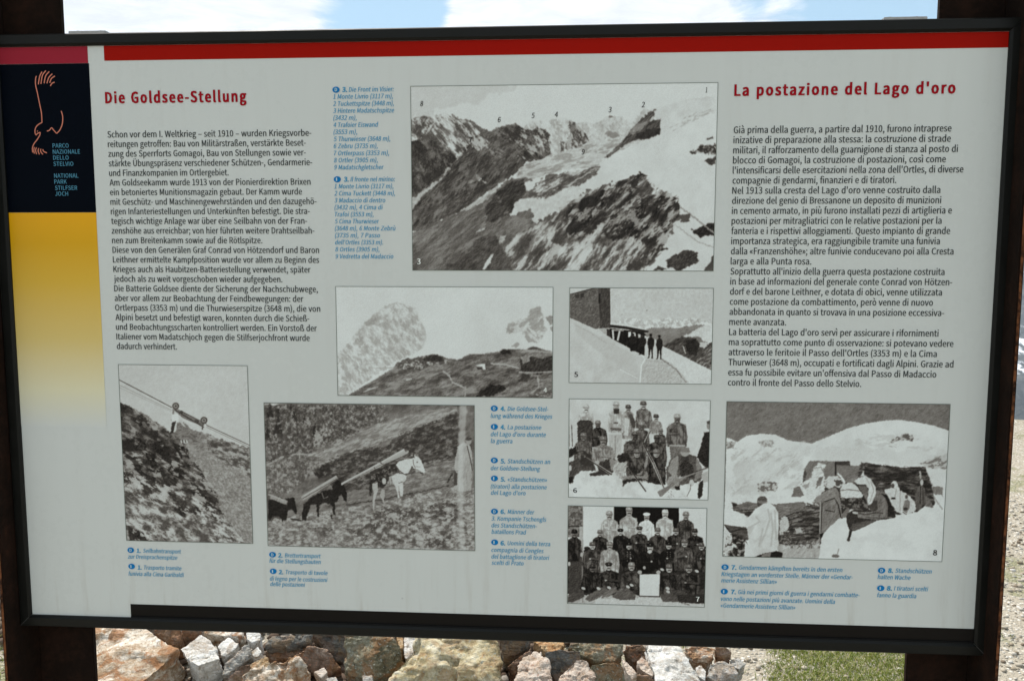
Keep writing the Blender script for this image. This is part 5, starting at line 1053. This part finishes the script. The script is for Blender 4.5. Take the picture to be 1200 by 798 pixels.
RM = {
 'tan': rock_mat('tan_rust_rock', [(.18, .10, .06), (.42, .32, .22), (.64, .57, .47), (.78, .75, .69)], 1, (.26, .13, .07), .55),
 'white': rock_mat('white_quartz_rock', [(.30, .28, .24), (.56, .55, .51), (.68, .67, .64), (.76, .76, .74)], 0, (.42, .36, .26), .06),
 'ochre': rock_mat('ochre_rock', [(.20, .15, .07), (.42, .35, .20), (.56, .50, .34), (.68, .64, .52)], 1, (.34, .36, .33), .25),
 'pink': rock_mat('pale_pink_rock', [(.34, .25, .19), (.46, .38, .31), (.56, .49, .42), (.64, .59, .52)], 0, (.34, .17, .11), .12),
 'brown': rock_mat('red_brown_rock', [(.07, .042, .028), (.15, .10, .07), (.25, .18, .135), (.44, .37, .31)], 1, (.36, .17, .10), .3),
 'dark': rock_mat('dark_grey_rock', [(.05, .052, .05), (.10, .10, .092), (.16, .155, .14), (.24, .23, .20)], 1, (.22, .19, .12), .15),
 'olive': rock_mat('lichen_olive_rock', [(.08, .07, .04), (.17, .155, .10), (.26, .245, .175), (.36, .36, .31)], 0, (.42, .44, .40), .35),
 'orange': rock_mat('orange_stained_rock', [(.22, .11, .05), (.38, .23, .11), (.50, .37, .22), (.62, .55, .45)], 0, (.5, .25, .08), .5),
 'grey': rock_mat('pale_grey_rock', [(.20, .19, .17), (.33, .32, .29), (.45, .44, .41), (.56, .55, .53)], 1, (.5, .36, .22), .12),
}
SL_Y, SL_K = 1.85, .34
def slant(px, py, up=.0):                           # where the ray meets the tilted top of the bank
    d = ray(px, py); z0 = ZG + .16 + up
    t = (z0 + SL_K * (CAM.y - SL_Y) - CAM.z) / (d.z - SL_K * d.y)
    return t
def rock(label, m, pts, up=0.0, thick=.16, rough=1.0, name='rock', cat='rock', k=None):
    P = []
    c = [sum(p[i] for p in pts) / len(pts) for i in (0, 1)]
    for p in pts:
        dd = p[2] if len(p) > 2 else 0.0
        t = slant(p[0], p[1], up)
        if k is not None:                            # a steeper face through the middle of the outline
            q = at_dist(c[0], c[1], slant(c[0], c[1], up)); d = ray(p[0], p[1]); t = (q.z + k * (CAM.y - q.y) - CAM.z) / (d.z - k * d.y)
        P.append(at_dist(p[0], p[1], t - dd))
    cen = sum(P, Vector()) / len(P)
    thick *= 1.5; back = [cen + (q - cen) * .84 + Vector((0, thick * .45, -thick)) for q in P]
    size = max((q - cen).length for q in P)
    bm = bmesh.new()
    for q in P + back: bm.verts.new(q - cen)
    r = bmesh.ops.convex_hull(bm, input=bm.verts[:])
    bmesh.ops.delete(bm, geom=list({v for v in r['geom_interior'] if isinstance(v, bmesh.types.BMVert)}), context='VERTS')
    bmesh.ops.recalc_face_normals(bm, faces=bm.faces[:])
    me = bpy.data.meshes.new(name); bm.to_mesh(me); bm.free()
    tmp = bpy.data.objects.new('tmp', me); COL.objects.link(tmp)
    md = tmp.modifiers.new('r', 'REMESH'); md.mode = 'VOXEL'; md.voxel_size = max(.0028, size / 34); md.use_smooth_shade = True
    dg = bpy.context.evaluated_depsgraph_get(); dg.update()
    me2 = bpy.data.meshes.new_from_object(tmp.evaluated_get(dg)); me2.name = name
    bpy.data.objects.remove(tmp); bpy.data.meshes.remove(me)
    sd = Vector((cen.x * 7, cen.y * 5, size * 40)); nm = [v.normal.copy() for v in me2.vertices]
    A = size * .17 * rough; ax = Vector((.35, .3, 1)).normalized()
    for v, n in zip(me2.vertices, nm):
        q = v.co / size
        d = mnoise.fractal(q * 1.6 + sd, .8, 2.1, 6, noise_basis='PERLIN_ORIGINAL') * .55
        w = v.co.dot(ax) / size * 7 + mnoise.noise(q * 2.2 + sd) * 1.6
        d -= abs((w % 1) - .5) * .46 * max(0, .4 + mnoise.noise(q * 3 + sd * 1.3))
        d += (mnoise.cell(q * 3.4 + sd + Vector((0, 0, mnoise.noise(q * 5) * .3))) - .5) * .22
        v.co += n * (d * A)
    me2.update()
    o = link(name, me2, RM[m]); o.location = cen
    tag(o, label, cat, 'rocks heaped below the board'); return o

rock('big tan rock with rust stains against the left post', 'tan', [(96,722,.0),(140,722),(172,729),(184,745),(211,761,.02),(196,772,.02),(165,797,.03),(150,812,.03),(92,812,.02),(215,778,-.06),(203,800,-.08),(190,812,-.08)], .05, .2, .8)
rock('clean white block right of the big tan rock', 'white', [(211,760),(236,741),(253,757,.01),(259,771,.02),(236,778,.03),(232,780,.03),(217,771,.01),(233,792,-.03),(258,776,-.02)], .02, .1, .6)
rock('small red-brown rock behind the big tan rock', 'brown', [(179,737),(192,733),(212,736),(212,750),(204,756),(190,750)], -.02, .1, k=1.4)
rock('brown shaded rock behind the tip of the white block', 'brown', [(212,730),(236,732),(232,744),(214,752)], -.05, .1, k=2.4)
rock('flat tan slab just under the frame beyond the white block', 'tan', [(236,735),(262,735),(287,739),(286,745),(262,745),(240,742)], .0, .07)
rock('small pale rounded rock right of the white block', 'white', [(255,757),(268,745),(280,753),(276,760,.01),(260,770)], .0, .08, .7)
rock('little white chunk under the frame left of the dark slab', 'white', [(288,741),(297,738),(306,742),(305,750),(295,753),(289,748)], .01, .06, .8)
rock('tilted grey-brown shard right of the small pale rock', 'grey', [(262,778),(283,762),(292,752,.01),(297,764,.01),(288,776),(266,790),(258,790)], -.01, .1, k=0.8)
rock('white knob beside the dark slab', 'white', [(294,763),(302,757),(307,763),(303,769),(297,769)], .03, .05, .8, 'stone')
rock('reddish shard lying low in front of the grey-brown shard', 'brown', [(262,798),(285,778),(296,776),(298,790),(280,812),(255,812)], -.02, .1, k=1.4)
rock('yellow crumbly stone below the dark slab', 'orange', [(292,778),(302,772),(314,768),(316,780),(304,784),(294,783)], .02, .08, k=0.9)
rock('dark slab with a sunlit white tip under the frame', 'dark', [(309,757,.01),(320,745),(345,742),(366,742),(364,752),(340,758),(326,760)], .0, .09, k=1.1)
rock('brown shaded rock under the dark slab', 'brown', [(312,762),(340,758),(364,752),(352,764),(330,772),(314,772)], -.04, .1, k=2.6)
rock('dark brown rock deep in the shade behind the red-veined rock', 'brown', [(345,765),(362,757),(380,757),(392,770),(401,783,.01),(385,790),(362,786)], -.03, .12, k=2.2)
rock('red-veined rock at the lower edge right of the yellow stone', 'tan', [(281,790,.0),(300,782),(330,776),(346,766,.02),(357,774,.02),(366,788,.01),(360,812),(282,812)], .05, .14, 1.1, k=0.8)
rock('pale chip in front of the dark brown rock', 'pink', [(367,787),(380,781),(384,787),(376,794)], .03, .04, .8, 'stone')
rock('nearly black filler rock added for the shade in the recess left of the olive rock', 'dark', [(364,742),(384,740),(404,742),(405,760),(402,778),(392,772),(378,757)], -.06, .12, k=2.5)  # dark filler added where the gap lies in deep shade
rock('olive rock with lichen under the middle of the frame', 'olive', [(405,742),(440,740),(462,744),(470,756,.02),(472,770,.02),(455,790,.02),(425,795,.03),(408,793,.02),(402,776),(403,758)], .02, .18, .9, k=1.9)
rock('small grey cube in front of the olive rock', 'grey', [(424,791),(436,790),(438,800),(426,802)], .06, .05, .5, 'stone')
rock('grey pebble left of the small grey cube', 'grey', [(382,794),(394,792),(397,800),(384,802)], .05, .04, .6, 'stone')
rock('large ochre boulder with a stepped top in the middle', 'ochre', [(449,812,.02),(458,790,.02),(476,770,.02),(490,756),(492,744),(540,743),(582,746),(588,770,.02),(592,790,.02),(596,812,.02),(540,775,.05),(510,780,.05)], .07, .24, 1.1, k=0.85)
rock('white sliver between the olive rock and the ochre boulder', 'white', [(473,744),(488,744),(488,762),(476,772),(472,762)], .0, .09, .8)
rock('narrow orange stone squeezed beside the white sliver', 'orange', [(463,742),(472,742),(473,758),(468,762)], .01, .07)
rock('dark grey block right of the ochre boulder', 'dark', [(584,746),(604,746),(622,750),(618,760),(598,770),(590,768)], -.02, .14, k=2.5)
rock('red wedge behind the peak of the pink rock', 'brown', [(594,782),(604,772),(622,760),(624,766),(612,780),(600,786)], .0, .08, k=1.5)
rock('orange-stained stone under the frame behind the pink rock', 'orange', [(624,749),(645,749),(662,752),(658,762),(650,767,.01),(636,762)], .0, .1)
rock('pale pink rock with a pointed top', 'pink', [(594,812),(603,792,.01),(613,771),(625,762),(634,763),(643,776,.03),(649,792,.03),(654,812,.02)], .08, .14, 1.0)
rock('rounded pale pink rock right of the pointed one', 'pink', [(648,812,.01),(652,797),(662,783),(674,772),(684,770,.01),(691,776,.02),(696,790,.02),(700,812,.02)], .07, .14, 1.0, k=.9)
rock('dull purple-grey rock added for the shadow in the notch of the pink rocks', 'dark', [(638,764),(655,760),(680,762),(682,776),(664,786),(652,800),(644,786)], .03, .1, .7, k=1.6)  # added dark rock, takes the place of a shadow cast on the pink rock
rock('dark olive boulder with a lit rim under the frame', 'olive', [(664,758,.01),(668,752),(700,750),(730,752),(731,766),(722,774,.02),(700,775,.02),(678,768,.01)], .01, .14, .8, k=1.5)
rock('shaded brown boulder below the dark olive one', 'olive', [(692,778),(712,775),(728,776),(737,790,.01),(740,812),(702,812),(696,795)], .02, .15, .8, k=2.4)
rock('tan tooth-shaped stone standing in front of the brown boulder', 'pink', [(728,770),(734,775),(746,788,.01),(747,794),(740,796),(734,788)], .07, .04, .5, 'stone')
rock('brown flaky rock left of the white speckled boulder', 'brown', [(731,754),(752,754),(764,764),(768,778,.01),(756,784),(742,774)], .01, .13, 1.2, k=1.6)
rock('buff splinter leaning on the white speckled boulder', 'pink', [(746,775),(752,767),(762,776),(768,788),(764,792),(750,784)], .05, .06, .8)
rock('dark wedge in the shade under the buff splinter', 'brown', [(742,790),(760,790),(775,800),(772,814),(744,814)], .03, .1, k=2.2)
rock('white speckled boulder with rusty spots', 'white', [(754,753),(780,753),(798,756),(808,772,.02),(818,788,.02),(828,806,.02),(830,814),(772,814),(766,790,.01),(768,776)], .06, .18, .7)
rock('flaky reddish rock right of the white speckled boulder', 'tan', [(801,758),(820,756),(838,760),(836,768,.01),(830,777,.01),(812,774),(804,766)], .0, .1, 1.2, k=0.8)
rock('brown stone under the frame beyond the reddish rock', 'brown', [(838,757),(852,758),(858,764),(850,772),(840,770)], .0, .08, k=1.8)
rock('bright white stone wedged at the tail of the speckled boulder', 'white', [(815,782),(822,778),(828,786),(826,797),(818,792)], .03, .06, .7, 'stone')
rock('lumpy grey-white rock right of the speckled boulder', 'grey', [(828,792),(832,778),(846,774),(858,778),(866,788,.01),(858,796),(840,800)], .0, .1, .9, k=0.7)
rock('pale flat stone at the end of the heap', 'grey', [(856,772),(866,770),(874,778),(866,784),(858,780)], -.02, .05, .8, 'stone')
rock('low whitish rock at the bottom edge right of the speckled boulder', 'grey', [(832,806),(846,798),(864,800),(876,812),(838,818)], .0, .08, .9)

# ------------------------------------------------------------------ small stones, gravel and grass
ico = bmesh.new(); bmesh.ops.create_icosphere(ico, subdivisions=1, radius=1)
ICV = np.array([v.co[:] for v in ico.verts]); ICF = np.array([[v.index for v in f.verts] for f in ico.faces]); ico.free()
def scatter(name, spots, m, seed, col=None):
    r = np.random.RandomState(seed); V = []; F = []; Cc = []
    for i, (x, y, z, s) in enumerate(spots):
        cl = r.uniform(.45, .8, 3); v = np.clip(ICV * (1 + r.uniform(-.3, .3, (len(ICV), 1))), -cl, cl) * 1.25 * (r.uniform(.7, 1.35), r.uniform(.7, 1.35), r.uniform(.4, .8)) * s
        a = r.uniform(0, 6.28); t = r.uniform(-.5, .5); c, d = math.cos(a), math.sin(a)
        v = v @ np.array([[c, d, 0], [-d, c, 0], [0, 0, 1]]) @ np.array([[1, 0, 0], [0, math.cos(t), math.sin(t)], [0, -math.sin(t), math.cos(t)]])
        V.append(v + (x, y, z + s * .15)); F.append(ICF + len(ICV) * i)
        Cc.append(np.tile(r.rand(1), len(ICV)))
    V = np.concatenate(V); F = np.concatenate(F)
    me = bpy.data.meshes.new(name); me.vertices.add(len(V)); me.vertices.foreach_set('co', V.ravel())
    me.loops.add(F.size); me.loops.foreach_set('vertex_index', F.ravel().astype(np.int32)); me.polygons.add(len(F)); me.polygons.foreach_set('loop_start', (np.arange(len(F)) * 3).astype(np.int32))
    me.update(); at = me.attributes.new('tone', 'FLOAT', 'POINT'); at.data.foreach_set('value', np.concatenate(Cc).astype(np.float32)); me.validate()
    return link(name, me, m)
def pebble_build(g, b):
    at = g.n('ShaderNodeAttribute'); at.attribute_name = 'tone'; co = g.n('ShaderNodeTexCoord').outputs['Object']
    c = g.ramp(at.outputs['Fac'], [(0, (.16, .12, .085)), (.2, (.30, .25, .18)), (.5, (.42, .38, .31)), (.8, (.52, .49, .43)), (1, (.66, .64, .60))])
    g.put(b.inputs['Base Color'], g.mix(g.noise(co, 150, 4, .7), g.mix(.5, c, (.1, .08, .06)), c)); g.put(b.inputs['Roughness'], .9)
def chip_build(g, b):
    at = g.n('ShaderNodeAttribute'); at.attribute_name = 'tone'; co = g.n('ShaderNodeTexCoord').outputs['Object']
    g.put(b.inputs['Base Color'], g.mix(g.noise(co, 120, 5, .7), (.05, .035, .025), g.ramp(at.outputs['Fac'], [(0, (.07, .05, .035)), (.4, (.16, .11, .08)), (.75, (.24, .19, .14)), (1, (.45, .42, .37))]))); g.put(b.inputs['Roughness'], .95)
M['chips'] = mat('gap_shade_chips', (.12, .09, .07), .95, .15, build=chip_build)  # shade of the gaps put into the chip colour
M['pebble'] = mat('loose_gravel', (.4, .37, .3), .9, .2, build=pebble_build)
rr = random.Random(4); spots = []
def ground_hit(px, py):
    d = ray(px, py); t = (ZG - CAM.z) / d.z; p = CAM + d * t
    for _ in range(4):
        t = (gh(p.x, p.y) - CAM.z) / d.z; p = CAM + d * t
    return p
GA_X, GB_X = ground_hit(905, 775).x, ground_hit(1075, 775).x
while len(spots) < 8500:                             # open gravel right of the heap
    x, y = rr.uniform(1.0, 3.6), rr.uniform(.6, EDGE + .1)
    if x > 1.9 + .0 * y and y < 1.2 and rr.random() < .5: continue
    if abs(x - (.9 + .31 * y)) > 1.4 or (GA_X < x < GB_X + .2 and rr.random() < .7): continue
    spots.append((x, y, gh(x, y), .004 + .011 * rr.random() ** 2.2))
for _ in range(300):
    x, y = rr.uniform(1.0, 3.6), rr.uniform(.6, EDGE); spots.append((x, y, gh(x, y), rr.uniform(.009, .016)))
for _ in range(1500):
    x, y = rr.uniform(-1.6, -.8), rr.uniform(.5, 4); spots.append((x, y, gh(x, y), .005 + .012 * rr.random() ** 2))
tag(scatter('gravel', spots, M['pebble'], 2), 'pale loose gravel scattered over the ground beside the rock heap', 'gravel', kind='stuff')
spots = []
for _ in range(6500):                                # rubble filling the gaps of the heap
    x, y = rr.uniform(-1.7, 1.3), rr.uniform(1.2, 3.1)
    if ((x + .15) / 1.25) ** 2 + ((y - 2.15) / .62) ** 2 + .9 * fb(x, y, 2.2, 3) + rr.uniform(-.12, .3) > 1.0: continue
    spots.append((x, y, gh(x, y) + .012, .012 + .024 * rr.random() ** 2))
tag(scatter('rubble', spots, M['chips'], 3), 'small broken stones filling the gaps between the heaped rocks', 'rubble', kind='stuff')

def grass(name, count, pick, seed, hmax=.04):
    r = random.Random(seed); V = []; F = []; T = []
    n = 0
    for _ in range(count):
        p = pick(r)
        if p is None: continue
        x, y = p; z = gh(x, y) - .002; a = r.uniform(0, 6.28); h = hmax * r.uniform(.35, 1); w = r.uniform(.0011, .0022); le = h * r.uniform(.3, 1.9); b = r.uniform(0, 6.28)
        dx, dy = math.cos(a) * w, math.sin(a) * w; lx, ly = math.cos(b) * le, math.sin(b) * le
        V += [(x - dx, y - dy, z), (x + dx, y + dy, z), (x + dx * .7 + lx * .35, y + dy * .7 + ly * .35, z + h * .6), (x - dx * .7 + lx * .35, y - dy * .7 + ly * .35, z + h * .6), (x + lx, y + ly, z + h)]
        F += [(n, n + 1, n + 2, n + 3), (n + 3, n + 2, n + 4)]; n += 5; T += [r.random()] * 5
    o = mesh(name, V, F, M['grass']); at = o.data.attributes.new('tone', 'FLOAT', 'POINT'); at.data.foreach_set('value', T); return o
def grass_build(g, b):
    at = g.n('ShaderNodeAttribute'); at.attribute_name = 'tone'
    g.put(b.inputs['Base Color'], g.ramp(at.outputs['Fac'], [(0, (.06, .10, .012)), (.4, (.16, .21, .02)), (.65, (.29, .30, .05)), (.82, (.42, .36, .15)), (1, (.55, .48, .28))]))
    g.put(b.inputs['Roughness'], .55)
    b.inputs['Transmission Weight'].default_value = 0
    tr = g.n('ShaderNodeBsdfTranslucent'); g.put(tr.inputs[0], (.16, .22, .03)); mxs = g.n('ShaderNodeMixShader'); mxs.inputs[0].default_value = .35
    out = [n for n in g.nt.nodes if n.type == 'OUTPUT_MATERIAL'][0]
    g.nt.links.new(b.outputs[0], mxs.inputs[1]); g.nt.links.new(tr.outputs[0], mxs.inputs[2]); g.nt.links.new(mxs.outputs[0], out.inputs[0])
M['grass'] = mat('alpine_grass', (.1, .15, .03), .6, .3, build=grass_build)
GA, GB = ground_hit(905, 775), ground_hit(1075, 775)
def pick_patch(r):
    x, y = r.uniform(GA.x - .25, GB.x + .9), r.uniform(GA.y - .8, GA.y + 1.5)
    if ((x - (GA.x + GB.x) / 2 - .15) / .95) ** 2 + ((y - GA.y - .3) / 1.1) ** 2 + .8 * fb(x + 3, y, 1.8, 3) > 1: return None
    m = .7 * fb(x, y, 3.2, 3) - .45 + 1.15 * ss(GA.x - .10, GA.x + .22, x) - 1.3 * ss(GB.x - .02, GB.x + .22, x)
    return (x, y) if m > -.12 + r.uniform(-.25, .25) else None
tag(grass('grass', 150000, pick_patch, 5, .023), 'short sparse green and straw-coloured grass growing through the gravel', 'grass', kind='stuff')
def pick_tuft(r):
    x, y = r.uniform(1.2, 3.8), r.uniform(.8, EDGE + .2)
    if abs(x - (.93 + .31 * y)) > .9: return None
    return (x, y) if fb(x + 7, y, 2.4, 4) > .33 + r.uniform(-.05, .1) else None
tag(grass('grass_tufts', 26000, pick_tuft, 6, .035), 'low green grass tufts dotted over the gravel beyond the right post', 'grass', kind='stuff')
def pick_left(r):
    x, y = r.uniform(-1.9, -.75), r.uniform(.3, 4)
    return (x, y) if fb(x, y + 3, 2.0, 3) > -.25 + r.uniform(-.2, .2) else None
tag(grass('grass_margin', 16000, pick_left, 7, .035), 'green grass on the ground beyond the left post', 'grass', kind='stuff')

bpy.data.objects.remove(_ob); bpy.data.curves.remove(_cv)
